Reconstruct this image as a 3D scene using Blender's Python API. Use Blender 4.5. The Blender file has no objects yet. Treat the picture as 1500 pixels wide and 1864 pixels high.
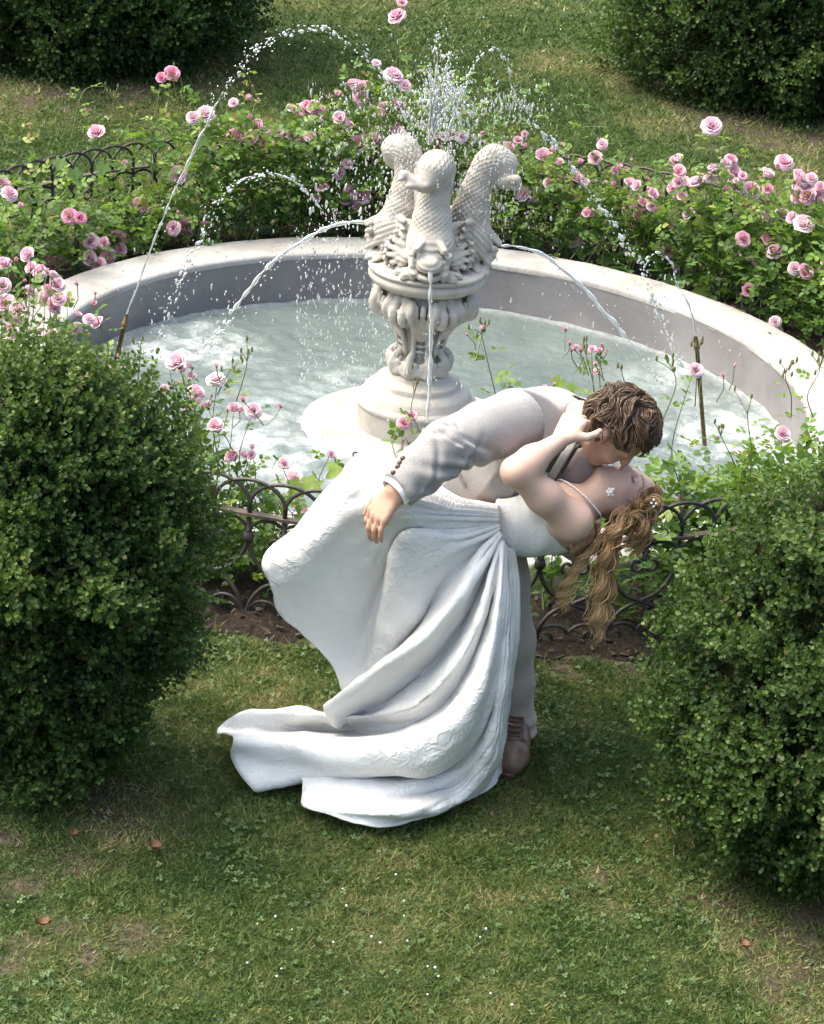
import bpy, math, time
import numpy as np
from mathutils import Vector, Matrix

SC = bpy.context.scene
COL = SC.collection
R = math.radians

# ------------------------------------------------------------------ camera
FOC = 4200.0                       # focal length in pixels of a 1500 wide picture
CAM = np.array([0.0005, -8.5501, 3.2854])
PITCH, ROLL, YAW = 0.41779, 0.08415, -0.00163
_fw = np.array([math.sin(YAW) * math.cos(PITCH), math.cos(YAW) * math.cos(PITCH), -math.sin(PITCH)])
_rt = np.array([math.cos(YAW), -math.sin(YAW), 0.0])
_up = np.cross(_rt, _fw)
CX = math.cos(ROLL) * _rt + math.sin(ROLL) * _up
CY = -math.sin(ROLL) * _rt + math.cos(ROLL) * _up
cam_d = bpy.data.cameras.new('camera')
cam = bpy.data.objects.new('camera', cam_d)
COL.objects.link(cam)
cam_d.sensor_fit = 'HORIZONTAL'
cam_d.sensor_width = 36.0
cam_d.lens = 36.0 * FOC / 1500.0
cam_d.clip_end = 500.0
_m = Matrix.Identity(4)
for _i in range(3):
    _m[_i][0], _m[_i][1], _m[_i][2], _m[_i][3] = CX[_i], CY[_i], -_fw[_i], CAM[_i]
cam.matrix_world = _m
SC.camera = cam

# ------------------------------------------------------------------ sky, sun, exposure
SUN_AZ, SUN_EL = R(-80), R(60)     # azimuth measured from +Y (away from the camera) towards +X
world = bpy.data.worlds.new('World')
SC.world = world
world.use_nodes = True
_nt = world.node_tree
_bg = _nt.nodes['Background']
_sky = _nt.nodes.new('ShaderNodeTexSky')
_sky.sky_type = 'NISHITA'
_sky.sun_disc = False
_sky.sun_elevation = SUN_EL
_sky.sun_rotation = SUN_AZ
_sky.air_density = 0.8
_sky.dust_density = 7.0
_sky.ozone_density = 0.6
_nt.links.new(_sky.outputs[0], _bg.inputs[0])
_bg.inputs[1].default_value = 0.15
sun_d = bpy.data.lights.new('sun', 'SUN')
sun_d.energy = 0.95
sun_d.angle = R(75)
sun_d.color = (1.0, 0.95, 0.88)
sun = bpy.data.objects.new('sun', sun_d)
COL.objects.link(sun)
_sd = Vector((math.sin(SUN_AZ) * math.cos(SUN_EL), math.cos(SUN_AZ) * math.cos(SUN_EL), math.sin(SUN_EL)))
sun.rotation_euler = (-_sd).to_track_quat('-Z', 'Y').to_euler()
sun.location = _sd * 20
SC.view_settings.view_transform = 'Standard'
SC.view_settings.look = 'None'
SC.view_settings.exposure = 1.66
SC.view_settings.gamma = 1.0
SC.view_settings.use_white_balance = True
SC.view_settings.white_balance_temperature = 6500
SC.view_settings.white_balance_tint = 2
SC.view_settings.use_curve_mapping = False
SC.render.engine = 'CYCLES'
cy = SC.cycles
cy.use_denoising = True
cy.use_adaptive_sampling = True
cy.adaptive_threshold = 0.015
cy.max_bounces = 7
cy.diffuse_bounces = 3
cy.glossy_bounces = 3
cy.transmission_bounces = 5
cy.transparent_max_bounces = 6
cy.caustics_reflective = False
cy.caustics_refractive = False

# ------------------------------------------------------------------ helpers
A = np.array

def at(px, py, Y):
    """photo pixel -> world point on the vertical plane y = Y"""
    d = _fw + CX * ((px - 750) / FOC) - CY * ((py - 932) / FOC)
    return CAM + d * ((Y - CAM[1]) / d[1])

def at_z(px, py, z=0.0):
    d = _fw + CX * ((px - 750) / FOC) - CY * ((py - 932) / FOC)
    return CAM + d * ((z - CAM[2]) / d[2])

def at_R(px, py, rad, front):
    """photo pixel -> point on the upright cylinder of that radius round the pool"""
    d = _fw + CX * ((px - 750) / FOC) - CY * ((py - 932) / FOC)
    a = d[0] ** 2 + d[1] ** 2
    b = 2 * (CAM[0] * d[0] + CAM[1] * d[1])
    c = CAM[0] ** 2 + CAM[1] ** 2 - rad * rad
    s = b * b - 4 * a * c
    if s < 0:
        return None
    s = math.sqrt(s)
    return CAM + d * ((-b - (s if front else -s)) / (2 * a))

def proj(p):
    v = np.asarray(p) - CAM
    k = FOC / (v @ _fw)
    return 750 + (v @ CX) * k, 932 - (v @ CY) * k

def norm(v):
    v = np.asarray(v, float)
    return v / max(np.linalg.norm(v), 1e-9)

def normr(v):
    return v / np.maximum(np.linalg.norm(v, axis=1, keepdims=True), 1e-9)

def obj(name, V, F, mat=None, parent=None, smooth=True, attrs=None, loc=None):
    """one mesh object; F is an (m,k) array, or a list of such arrays; attrs: {name: (n,) floats or (n,3) colours}"""
    V = np.ascontiguousarray(V, dtype=np.float32)
    me = bpy.data.meshes.new(name)
    FL = F if isinstance(F, list) else [F]
    FL = [np.asarray(f, dtype=np.int32) for f in FL if len(f)]
    me.vertices.add(len(V))
    me.vertices.foreach_set('co', V.ravel())
    idx = np.concatenate([f.ravel() for f in FL])
    tot = np.concatenate([np.full(len(f), f.shape[1], np.int32) for f in FL])
    st = np.concatenate([[0], np.cumsum(tot)[:-1]]).astype(np.int32)
    me.loops.add(len(idx))
    me.loops.foreach_set('vertex_index', idx)
    me.polygons.add(len(tot))
    me.polygons.foreach_set('loop_start', st)
    me.polygons.foreach_set('loop_total', tot)
    me.polygons.foreach_set('use_smooth', np.full(len(tot), smooth, bool))
    if attrs:
        for k, a in attrs.items():
            a = np.asarray(a, np.float32)
            if a.ndim == 1:
                at_ = me.attributes.new(k, 'FLOAT', 'POINT')
                at_.data.foreach_set('value', a)
            else:
                at_ = me.attributes.new(k, 'FLOAT_COLOR', 'POINT')
                c4 = np.ones((len(a), 4), np.float32)
                c4[:, :3] = a[:, :3]
                at_.data.foreach_set('color', c4.ravel())
    me.update(calc_edges=True)
    me.validate()
    if mat:
        me.materials.append(mat)
    o = bpy.data.objects.new(name, me)
    COL.objects.link(o)
    if parent:
        o.parent = parent
        o.matrix_parent_inverse = Matrix.Translation(-Vector(parent.location))
    if loc is not None:
        o.location = loc
    return o

def share(name, src, parent=None, mw=None):
    """a copy of an object that shares its mesh; mw places it in the world"""
    o = src.copy()
    o.name = name
    COL.objects.link(o)
    if parent:
        o.parent = parent
        o.matrix_parent_inverse = Matrix.Translation(-Vector(parent.location))
    if mw is not None:
        o.matrix_basis = mw
    return o

def thing(name, label, cat, loc=(0, 0, 0), group=None):
    o = bpy.data.objects.new(name, None)
    o.empty_display_size = 0.1
    COL.objects.link(o)
    o.location = Vector([float(c) for c in loc])
    return tag(o, label, cat, group)

def tag(o, label=None, cat=None, group=None, kind=None):
    if label: o['label'] = label
    if cat: o['category'] = cat
    if group: o['group'] = group
    if kind: o['kind'] = kind
    return o

class Bag:
    """collects shapes that belong to one mesh"""
    def __init__(s):
        s.V, s.F, s.n, s.T = [], {}, 0, []
    def add(s, V, F, t=None):
        V = np.asarray(V, float).reshape(-1, 3)
        for f in (F if isinstance(F, list) else [F]):
            f = np.asarray(f)
            if len(f):
                s.F.setdefault(f.shape[1], []).append(f + s.n)
        s.V.append(V)
        s.n += len(V)
        s.T.append(np.zeros(len(V)) if t is None else np.broadcast_to(np.asarray(t, float), (len(V),)))
        return s
    def build(s, name, mat, parent=None, smooth=True, attr='tone', **k):
        F = [np.concatenate(f) for f in s.F.values()]
        return obj(name, np.concatenate(s.V), F, mat, parent, smooth, {attr: np.concatenate(s.T)}, **k)

def grid_faces(nu, nv, closed_u=False, closed_v=False):
    iu = np.arange(nu if closed_u else nu - 1)
    iv = np.arange(nv if closed_v else nv - 1)
    a, b = np.meshgrid(iu, iv, indexing='ij')
    a, b = a.ravel(), b.ravel()
    a1, b1 = (a + 1) % nu, (b + 1) % nv
    return np.stack([a * nv + b, a1 * nv + b, a1 * nv + b1, a * nv + b1], 1)

def lathe(prof, n=64, center=(0, 0, 0)):
    prof = np.asarray(prof, float)
    th = np.linspace(0, 2 * np.pi, n, endpoint=False)
    V = np.zeros((n, len(prof), 3))
    V[..., 0] = prof[None, :, 0] * np.cos(th)[:, None]
    V[..., 1] = prof[None, :, 0] * np.sin(th)[:, None]
    V[..., 2] = prof[None, :, 1]
    return V.reshape(-1, 3) + A(center), grid_faces(n, len(prof), closed_u=True)

def tube(pts, rad, sides=8, closed=False, cap=True, flat=None):
    """sweep a round section along a polyline"""
    P = np.asarray(pts, float)
    n = len(P)
    rad = np.broadcast_to(np.asarray(rad, float), (n,))
    if closed:
        T = np.roll(P, -1, 0) - np.roll(P, 1, 0)
    else:
        T = np.gradient(P, axis=0)
    T = normr(T)
    ref = A([0.0, 0.0, 1.0]) if abs(T[:, 2]).mean() < 0.8 else A([1.0, 0.0, 0.0])
    N = np.zeros_like(P)
    v = ref - T[0] * (ref @ T[0])
    if np.linalg.norm(v) < 1e-6:
        v = A([0.3, 1, 0.1]) - T[0] * (A([0.3, 1, 0.1]) @ T[0])
    N[0] = norm(v)
    for i in range(1, n):
        v = N[i - 1] - T[i] * (N[i - 1] @ T[i])
        N[i] = norm(v)
    B = np.cross(T, N)
    a = np.linspace(0, 2 * np.pi, sides, endpoint=False)
    fx, fy = (1, 1) if flat is None else flat
    V = P[:, None] + rad[:, None, None] * (np.cos(a)[None, :, None] * N[:, None] * fx + np.sin(a)[None, :, None] * B[:, None] * fy)
    F = [grid_faces(n, sides, closed_u=closed, closed_v=True)]
    if cap and not closed:
        c0 = np.arange(sides)[::-1][None]
        c1 = (np.arange(sides) + (n - 1) * sides)[None]
        F += [c0, c1]
    return V.reshape(-1, 3), F

def box(c, s, rot=None):
    c = A(c, float); s = A(s, float) / 2
    V = A([[x, y, z] for x in (-1, 1) for y in (-1, 1) for z in (-1, 1)], float) * s
    if rot is not None:
        V = V @ np.asarray(rot).T
    F = A([[0, 1, 3, 2], [4, 6, 7, 5], [0, 4, 5, 1], [2, 3, 7, 6], [0, 2, 6, 4], [1, 5, 7, 3]])
    return V + c, F

def catmull(P, n, closed=False):
    """smooth resample of control points along axis 0, n steps per span"""
    P = np.asarray(P, float)
    m = len(P)
    if closed:
        Q = np.concatenate([P[-1:], P, P[:2]])
        spans = m
    else:
        Q = np.concatenate([2 * P[:1] - P[1:2], P, 2 * P[-1:] - P[-2:-1]])
        spans = m - 1
    t = (np.arange(n) / n).reshape([n] + [1] * (P.ndim - 1))
    out = []
    for i in range(spans):
        p0, p1, p2, p3 = Q[i], Q[i + 1], Q[i + 2], Q[i + 3]
        out.append(0.5 * ((2 * p1) + (-p0 + p2) * t + (2 * p0 - 5 * p1 + 4 * p2 - p3) * t ** 2 + (-p0 + 3 * p1 - 3 * p2 + p3) * t ** 3))
    out = np.concatenate(out)
    if not closed:
        out = np.concatenate([out, P[-1:]])
    return out

def scatter(TV, TF, M, T, tone=None):
    """copies of one template (verts, (m,k) faces) with (n,3,3) matrices and (n,3) offsets -> one vertex/face array"""
    n, k = len(T), len(TV)
    V = np.einsum('nij,kj->nki', M, TV) + T[:, None]
    F = (TF[None] + (np.arange(n) * k)[:, None, None]).reshape(-1, TF.shape[1])
    t = None if tone is None else np.repeat(tone, k)
    return V.reshape(-1, 3), F, t

def frames(fwd, upv, s=1.0):
    """rotation matrices whose y axis is fwd and z axis is near upv"""
    y = normr(fwd)
    x = normr(np.cross(y, upv))
    z = np.cross(x, y)
    return np.stack([x, y, z], 2) * np.broadcast_to(np.asarray(s, float), (len(y),))[:, None, None]

def hashn(p, seed=0):
    p = p.astype(np.int64)
    h = (p[..., 0] * 374761393 + p[..., 1] * 668265263 + p[..., 2] * 2147483647 + seed * 144665) & 0xffffffff
    h = ((h ^ (h >> 13)) * 1274126177) & 0xffffffff
    return ((h ^ (h >> 16)) & 0xffff) / 65535.0

def noise3(P, freq=1.0, seed=0):
    """smooth value noise in [0,1]"""
    P = np.asarray(P, float) * freq
    i = np.floor(P)
    f = P - i
    f = f * f * (3 - 2 * f)
    out = 0
    for dx in (0, 1):
        for dy in (0, 1):
            for dz in (0, 1):
                w = (f[..., 0] if dx else 1 - f[..., 0]) * (f[..., 1] if dy else 1 - f[..., 1]) * (f[..., 2] if dz else 1 - f[..., 2])
                out = out + w * hashn(i + A([dx, dy, dz]), seed)
    return out

def fbm(P, freq=1.0, seed=0, octv=3):
    s, a, t = 0, 1.0, 0
    for o in range(octv):
        s = s + a * noise3(P, freq * 2 ** o, seed + o * 17)
        t += a
        a *= 0.5
    return s / t

# ------------------------------------------------------------------ implicit surfaces (smooth unions meshed with surface nets)
class Field:
    def __init__(s, lo, hi, h):
        s.lo = A(lo, float)
        s.h = h
        s.n = np.ceil((A(hi, float) - s.lo) / h).astype(int) + 1
        s.D = np.full(s.n, 0.3, np.float32)
    def win(s, lo, hi, pad):
        a = np.clip(np.floor((A(lo) - pad - s.lo) / s.h).astype(int), 0, s.n)
        b = np.clip(np.ceil((A(hi) + pad - s.lo) / s.h).astype(int) + 1, 0, s.n)
        if np.any(b <= a):
            return None, None
        sl = tuple(slice(i, j) for i, j in zip(a, b))
        ax = [(s.lo[i] + s.h * np.arange(a[i], b[i])).astype(np.float32) for i in range(3)]
        return sl, np.stack(np.meshgrid(*ax, indexing='ij'), -1)
    def put(s, sl, d, k, op='u'):
        c = s.D[sl]
        if op == 'u':
            if k <= 0:
                s.D[sl] = np.minimum(c, d); return
            hh = np.maximum(k - np.abs(c - d), 0) / k
            s.D[sl] = np.minimum(c, d) - hh * hh * k * 0.25
        else:
            d = -d
            if k <= 0:
                s.D[sl] = np.maximum(c, d); return
            hh = np.maximum(k - np.abs(c - d), 0) / k
            s.D[sl] = np.maximum(c, d) + hh * hh * k * 0.25
    def cone(s, a, b, ra, rb, k=0.02, op='u'):
        a, b = A(a, float), A(b, float)
        r = max(ra, rb)
        sl, P = s.win(np.minimum(a, b), np.maximum(a, b), r + k + 0.04)
        if sl is None: return s
        ba = (b - a).astype(np.float32)
        t = np.clip(((P - a.astype(np.float32)) @ ba) / max(ba @ ba, 1e-9), 0, 1)
        d = np.linalg.norm(P - (a.astype(np.float32) + t[..., None] * ba), axis=-1) - (ra + (rb - ra) * t)
        s.put(sl, d, k, op)
        return s
    def chain(s, pts, rad, k=0.02):
        for i in range(len(pts) - 1):
            s.cone(pts[i], pts[i + 1], rad[i], rad[i + 1], k)
        return s
    def ell(s, c, r, M=None, k=0.02, op='u'):
        """ellipsoid; columns of M are its axes"""
        c, r = A(c, float), A(r, float)
        M = np.eye(3) if M is None else np.asarray(M, float)
        e = np.sqrt(((M * r[None]) ** 2).sum(1))
        sl, P = s.win(c - e, c + e, k + 0.04)
        if sl is None: return s
        q = ((P - c.astype(np.float32)) @ M.astype(np.float32)) / r.astype(np.float32)
        k0 = np.linalg.norm(q, axis=-1)
        k1 = np.linalg.norm(q / r.astype(np.float32), axis=-1)
        d = k0 * (k0 - 1) / np.maximum(k1, 1e-6)
        s.put(sl, d, k, op)
        return s
    def cut(s, c, nrm, k=0.0):
        """remove the half space beyond the plane"""
        sl = tuple(slice(0, i) for i in s.n)
        ax = [(s.lo[i] + s.h * np.arange(s.n[i])).astype(np.float32) for i in range(3)]
        nrm = norm(nrm)
        d = (ax[0] - c[0])[:, None, None] * nrm[0] + (ax[1] - c[1])[None, :, None] * nrm[1] + (ax[2] - c[2])[None, None, :] * nrm[2]
        s.put(sl, (-d).astype(np.float32), k, 's')
        return s
    def mesh(s):
        D, h = s.D, s.h
        neg = D < 0
        cnt = np.zeros(np.array(D.shape) - 1, np.int8)
        for dx in (0, 1):
            for dy in (0, 1):
                for dz in (0, 1):
                    cnt += neg[dx:D.shape[0] - 1 + dx, dy:D.shape[1] - 1 + dy, dz:D.shape[2] - 1 + dz]
        cells = np.argwhere((cnt > 0) & (cnt < 8))
        ids = np.full(cnt.shape, -1, np.int32)
        ids[tuple(cells.T)] = np.arange(len(cells))
        acc = np.zeros((len(cells), 3)); num = np.zeros(len(cells))
        cor = A([[x, y, z] for x in (0, 1) for y in (0, 1) for z in (0, 1)])
        val = np.stack([D[tuple((cells + c).T)] for c in cor], 1)
        for i in range(8):
            for ax in range(3):
                if cor[i][ax] == 0:
                    j = i + (4, 2, 1)[ax]
                    a, b = val[:, i], val[:, j]
                    m = (a < 0) != (b < 0)
                    t = np.where(m, a / np.where(m, a - b, 1), 0)
                    p = cor[i][None] + (cor[j] - cor[i])[None] * t[:, None]
                    acc += np.where(m[:, None], p, 0)
                    num += m
        V = s.lo + h * (cells + acc / num[:, None])
        F = []
        for ax in range(3):
            u, v = (ax + 1) % 3, (ax + 2) % 3
            sl0 = [slice(1, -1)] * 3; sl1 = [slice(1, -1)] * 3
            sl0[ax] = slice(0, -1); sl1[ax] = slice(1, None)
            n0, n1 = neg[tuple(sl0)], neg[tuple(sl1)]
            e = np.argwhere(n0 != n1)
            if not len(e): continue
            off = np.ones(3, int); off[ax] = 0
            e = e + off
            fl = neg[tuple(e.T)]
            du = np.zeros(3, int); du[u] = 1
            dv = np.zeros(3, int); dv[v] = 1
            q = np.stack([ids[tuple((e - du - dv).T)], ids[tuple((e - dv).T)], ids[tuple(e.T)], ids[tuple((e - du).T)]], 1)
            q = np.where(fl[:, None], q, q[:, ::-1])
            F.append(q[(q >= 0).all(1)])
        return V, np.concatenate(F)

def vnormals(V, F):
    fn = np.cross(V[F[:, 2]] - V[F[:, 0]], V[F[:, 3]] - V[F[:, 1]])
    N = np.zeros_like(V)
    for i in range(4):
        np.add.at(N, F[:, i], fn)
    return normr(N)

def relax(V, F, it=2, lam=0.5):
    n = len(V)
    for _ in range(it):
        S = np.zeros_like(V); c = np.zeros(n)
        for i in range(4):
            for j in (1, 3):
                np.add.at(S, F[:, i], V[F[:, (i + j) % 4]])
                np.add.at(c, F[:, i], 1)
        V = V + lam * (S / np.maximum(c, 1)[:, None] - V)
    return V

# ------------------------------------------------------------------ materials
class NT:
    def __init__(s, name):
        s.m = bpy.data.materials.new(name)
        s.m.use_nodes = True
        s.t = s.m.node_tree
        s.b = s.t.nodes['Principled BSDF']
        s.out = s.t.nodes['Material Output']
    def n(s, typ, **kw):
        nd = s.t.nodes.new('ShaderNode' + typ)
        for k, v in kw.items():
            if k.startswith('_'):
                setattr(nd, k[1:], v)
            else:
                s.set(nd.inputs[k.replace('__', ' ')] if not k.startswith('i') or not k[1:].isdigit() else nd.inputs[int(k[1:])], v)
        return nd
    def set(s, sock, v):
        if isinstance(v, bpy.types.NodeSocket):
            s.t.links.new(v, sock)
        elif isinstance(v, bpy.types.Node):
            s.t.links.new(v.outputs[0], sock)
        else:
            if isinstance(v, (tuple, list)) and len(v) == 3 and sock.type == 'RGBA':
                v = (*v, 1)
            sock.default_value = v
    def p(s, **kw):
        for k, v in kw.items():
            s.set(s.b.inputs[k.replace('_', ' ')], v)
        return s
    def pos(s):
        return s.n('NewGeometry').outputs['Position']
    def noise(s, scale, detail=4, rough=0.55, vec=None, out=0, dist=0.0):
        nd = s.n('TexNoise', Scale=scale, Detail=detail, Roughness=rough, Distortion=dist)
        s.set(nd.inputs['Vector'], vec if vec is not None else s.pos())
        return nd.outputs[out]
    def ramp(s, fac, stops, interp='LINEAR'):
        nd = s.t.nodes.new('ShaderNodeValToRGB')
        nd.color_ramp.interpolation = interp
        el = nd.color_ramp.elements
        while len(el) < len(stops):
            el.new(0.5)
        for e, (p, c) in zip(el, stops):
            e.position = p
            e.color = (*c, 1) if len(c) == 3 else c
        s.set(nd.inputs[0], fac)
        return nd.outputs[0]
    def mix(s, f, a, b, mode='MIX'):
        nd = s.t.nodes.new('ShaderNodeMix')
        nd.data_type = 'RGBA'
        nd.blend_type = mode
        s.set(nd.inputs[0], f); s.set(nd.inputs[6], a); s.set(nd.inputs[7], b)
        return nd.outputs[2]
    def math(s, op, a, b=0.0, clamp=False):
        nd = s.t.nodes.new('ShaderNodeMath')
        nd.operation = op
        nd.use_clamp = clamp
        s.set(nd.inputs[0], a); s.set(nd.inputs[1], b)
        return nd.outputs[0]
    def attr(s, name, out='Fac'):
        nd = s.t.nodes.new('ShaderNodeAttribute')
        nd.attribute_name = name
        return nd.outputs[out]
    def bump(s, h, strength=0.3, dist=0.01):
        nd = s.n('Bump', Strength=strength, Distance=dist, Height=h)
        s.set(s.b.inputs['Normal'], nd.outputs[0])
        return s
    def translucent(s, fac, color):
        tr = s.n('BsdfTranslucent', Color=color)
        mx = s.t.nodes.new('ShaderNodeMixShader')
        s.set(mx.inputs[0], fac)
        s.t.links.new(s.b.outputs[0], mx.inputs[1])
        s.t.links.new(tr.outputs[0], mx.inputs[2])
        s.t.links.new(mx.outputs[0], s.out.inputs[0])
        return s

G1 = lambda v: (v, v, v)

def mat_leaf(name, stops, rough=0.4, trans=0.25, spec=0.5):
    m = NT(name)
    c = m.ramp(m.attr('tone'), stops)
    nz = m.noise(60, 2)
    c2 = m.mix(0.35, c, m.ramp(nz, [(0.3, G1(0.35)), (0.7, G1(1.0))]), 'MULTIPLY')
    m.p(Base_Color=c2, Roughness=rough, Specular_IOR_Level=spec)
    m.translucent(trans, m.mix(0.5, c2, (0.25, 0.4, 0.03)))
    return m.m

MAT = {}
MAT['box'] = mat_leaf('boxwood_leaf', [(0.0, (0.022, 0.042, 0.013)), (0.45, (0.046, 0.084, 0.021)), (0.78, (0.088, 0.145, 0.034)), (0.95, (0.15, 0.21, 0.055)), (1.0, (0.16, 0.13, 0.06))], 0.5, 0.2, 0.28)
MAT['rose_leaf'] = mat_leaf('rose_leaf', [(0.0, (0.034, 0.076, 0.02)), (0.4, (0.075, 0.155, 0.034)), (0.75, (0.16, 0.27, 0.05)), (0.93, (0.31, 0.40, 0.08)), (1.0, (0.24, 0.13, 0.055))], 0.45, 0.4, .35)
MAT['grass'] = None

m = NT('bark'); m.p(Base_Color=m.ramp(m.noise(40), [(0.3, (0.045, 0.035, 0.025)), (0.7, (0.10, 0.085, 0.06))]), Roughness=0.9).bump(m.noise(80), 0.5); MAT['bark'] = m.m
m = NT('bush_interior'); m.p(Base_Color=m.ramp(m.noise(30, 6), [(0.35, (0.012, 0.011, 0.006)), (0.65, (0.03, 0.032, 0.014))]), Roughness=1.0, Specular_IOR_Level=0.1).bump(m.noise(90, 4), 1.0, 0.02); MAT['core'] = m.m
m = NT('rose_stem'); m.p(Base_Color=m.ramp(m.noise(25), [(0.35, (0.10, 0.16, 0.045)), (0.65, (0.22, 0.18, 0.08))]), Roughness=0.6); MAT['stem'] = m.m
m = NT('iron'); m.p(Base_Color=m.ramp(m.noise(22, 5), [(0.35, (0.018, 0.016, 0.015)), (0.6, (0.035, 0.03, 0.027)), (0.75, (0.09, 0.06, 0.042))]), Roughness=m.ramp(m.noise(50), [(0.3, G1(0.4)), (0.7, G1(0.65))]), Metallic=0.0, Specular_IOR_Level=0.6).bump(m.noise(160, 3), 0.35, 0.004); MAT['iron'] = m.m
m = NT('iron_rail'); m.p(Base_Color=m.ramp(m.noise(14, 6), [(0.35, (0.05, 0.04, 0.034)), (0.55, (0.11, 0.085, 0.068)), (0.72, (0.17, 0.12, 0.085))]), Roughness=0.7, Specular_IOR_Level=0.4).bump(m.noise(120, 3), 0.4, 0.004); MAT['rail'] = m.m
# ------------------------------------------------------------------ setting: ground, grass, bed, pool, water
rng = np.random.default_rng(7)
Z_RIM, Z_WATER, R_IN, R_OUT, R_FENCE = 0.10, -0.12, 1.5, 1.752, 2.14

# places where the turf is worn through to the soil: photo pixel, radius (m), strength
BARE = [(60, 1560, .26, .8), (160, 1500, .26, .8), (280, 1480, .16, .6), (240, 1690, .10, .9), (300, 1685, .06, .9), (80, 1700, .10, .8), (130, 1710, .07, .6), (60, 1760, .10, .8), (140, 1745, .06, .8),
        (1330, 1680, .18, .85), (1230, 1650, .10, .8), (1450, 1710, .24, 1.0), (1100, 1600, .07, .8), (1130, 1650, .07, .6), (1250, 1750, .1, .6), (1400, 1790, .14, .8), (1130, 1218, .12, 1.1), (1040, 1222, .1, 1.0), (980, 1225, .08, .7),
        (1000, 1150, .1, .5), (480, 1190, .10, .45), (430, 1140, .08, .4), (330, 1510, .08, .5), (930, 1480, .06, .5), (360, 1330, .08, .4),
        (1200, 160, .45, .9), (1130, 120, .5, .8), (1350, 230, .7, 1.2), (1500, 240, .6, 1.2), (1160, 200, .3, .6), (370, 150, .4, .9), (250, 165, .5, 1.0), (100, 170, .6, 1.0), (400, 110, .3, .8), (0, 170, .5, 1.0),
        (1080, 400, .25, .9), (1170, 380, .2, .8), (1040, 420, .2, .7)]
BARE = [(at_z(a, b)[:2], r, s) for a, b, r, s in BARE]

def ground_z(P):
    P3 = np.column_stack([P[:, 0], P[:, 1], np.zeros(len(P))])
    rr = np.hypot(P[:, 0], P[:, 1])
    return (fbm(P3, 1.3, 3) - 0.5) * 0.05 * np.clip((rr - 2.3) / 0.8, 0, 1) + (noise3(P3, 9, 5) - 0.5) * 0.012

def bareness(P):
    P3 = np.column_stack([P[:, 0], P[:, 1], np.zeros(len(P))])
    b = np.zeros(len(P))
    for c, r, s in BARE:
        d2 = ((P - c) ** 2).sum(1) / (r * r)
        b = np.maximum(b, .82 * s * np.exp(-d2 * 0.9))
    rr = np.hypot(P[:, 0], P[:, 1])
    b = np.maximum(b, 1.2 * np.exp(-((rr - 1.98) / 0.22) ** 4))
    n = fbm(P3, 9.0, 11, 4)
    b = np.where(P[:, 1] > 1, b * .72, b)
    b = b + (n - 0.5) * 1.35 * np.minimum(1, b * 2.2 + 0.25)
    return np.clip(b, 0, 1)

def dryness(P):
    P3 = np.column_stack([P[:, 0], P[:, 1], np.zeros(len(P))])
    return np.clip((fbm(P3, 1.5, 21, 4) - 0.36) * 2.1 + bareness(P) * 0.6, 0, 1)

fx = np.concatenate([[-120, -60, -30, -14, -8, -5.5], np.arange(-4, 4.01, .06), [5.5, 8, 14, 30, 60, 120]])
fy = np.concatenate([[-60, -25, -12, -7, -5.5], np.arange(-4.6, 9.01, .06), [10, 12, 15, 20, 30, 60, 140]])
gx, gy = np.meshgrid(fx, fy, indexing='ij')
P2 = np.column_stack([gx.ravel(), gy.ravel()])
gz = ground_z(P2)
rr = np.hypot(P2[:, 0], P2[:, 1])
gz = np.where(rr < 1.64, -0.75, gz)
m = NT('lawn_soil')
bare_a, dry_a = m.attr('bare'), m.attr('dry')
soil = m.ramp(m.noise(45, 6), [(0.3, (0.035, 0.027, 0.02)), (0.55, (0.085, 0.066, 0.05)), (0.75, (0.15, 0.12, 0.095))])
turf = m.mix(dry_a, m.ramp(m.noise(70, 5), [(0.3, (0.018, 0.03, 0.008)), (0.7, (0.05, 0.085, 0.02))]), m.ramp(m.noise(70, 5), [(0.3, (0.05, 0.045, 0.018)), (0.7, (0.12, 0.115, 0.045))]))
m.p(Base_Color=m.mix(m.ramp(bare_a, [(0.25, G1(0)), (0.85, G1(1))]), turf, soil), Roughness=0.95, Specular_IOR_Level=0.2).bump(m.noise(140, 6), 0.9, 0.012)
lawn = obj('lawn', np.column_stack([P2, gz]), grid_faces(len(fx), len(fy)), m.m, attrs={'bare': bareness(P2), 'dry': dryness(P2)})
tag(lawn, 'lawn of short mown turf with worn soil patches', kind='structure')

# flower bed: a ring of dark crumbly soil between basin and fence
nu, nv = 360, 14
th = np.linspace(0, 2 * np.pi, nu, endpoint=False)
rad = np.linspace(1.745, 2.3, nv)
T_, R_ = np.meshgrid(th, rad, indexing='ij')
V = np.column_stack([(R_ * np.cos(T_)).ravel(), (R_ * np.sin(T_)).ravel(), np.zeros(nu * nv)])
edge = np.minimum((R_.ravel() - 1.745) / 0.05, (2.3 - R_.ravel()) / 0.16).clip(-.2, 1)
V[:, 2] = 0.045 * edge - 0.012 + (fbm(V, 16, 31) - 0.5) * 0.05
m = NT('bed_soil')
m.p(Base_Color=m.ramp(m.noise(60, 6), [(0.3, (0.014, 0.011, 0.009)), (0.6, (0.04, 0.03, 0.023)), (0.8, (0.1, 0.075, 0.055))]), Roughness=0.95, Specular_IOR_Level=0.2).bump(m.noise(130, 5), 1.0, 0.015)
MAT['bed'] = m.m
bed = obj('flower_bed', V, grid_faces(nu, nv, closed_u=True), m.m)
tag(bed, 'ring of dark soil round the basin', kind='structure')
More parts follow.
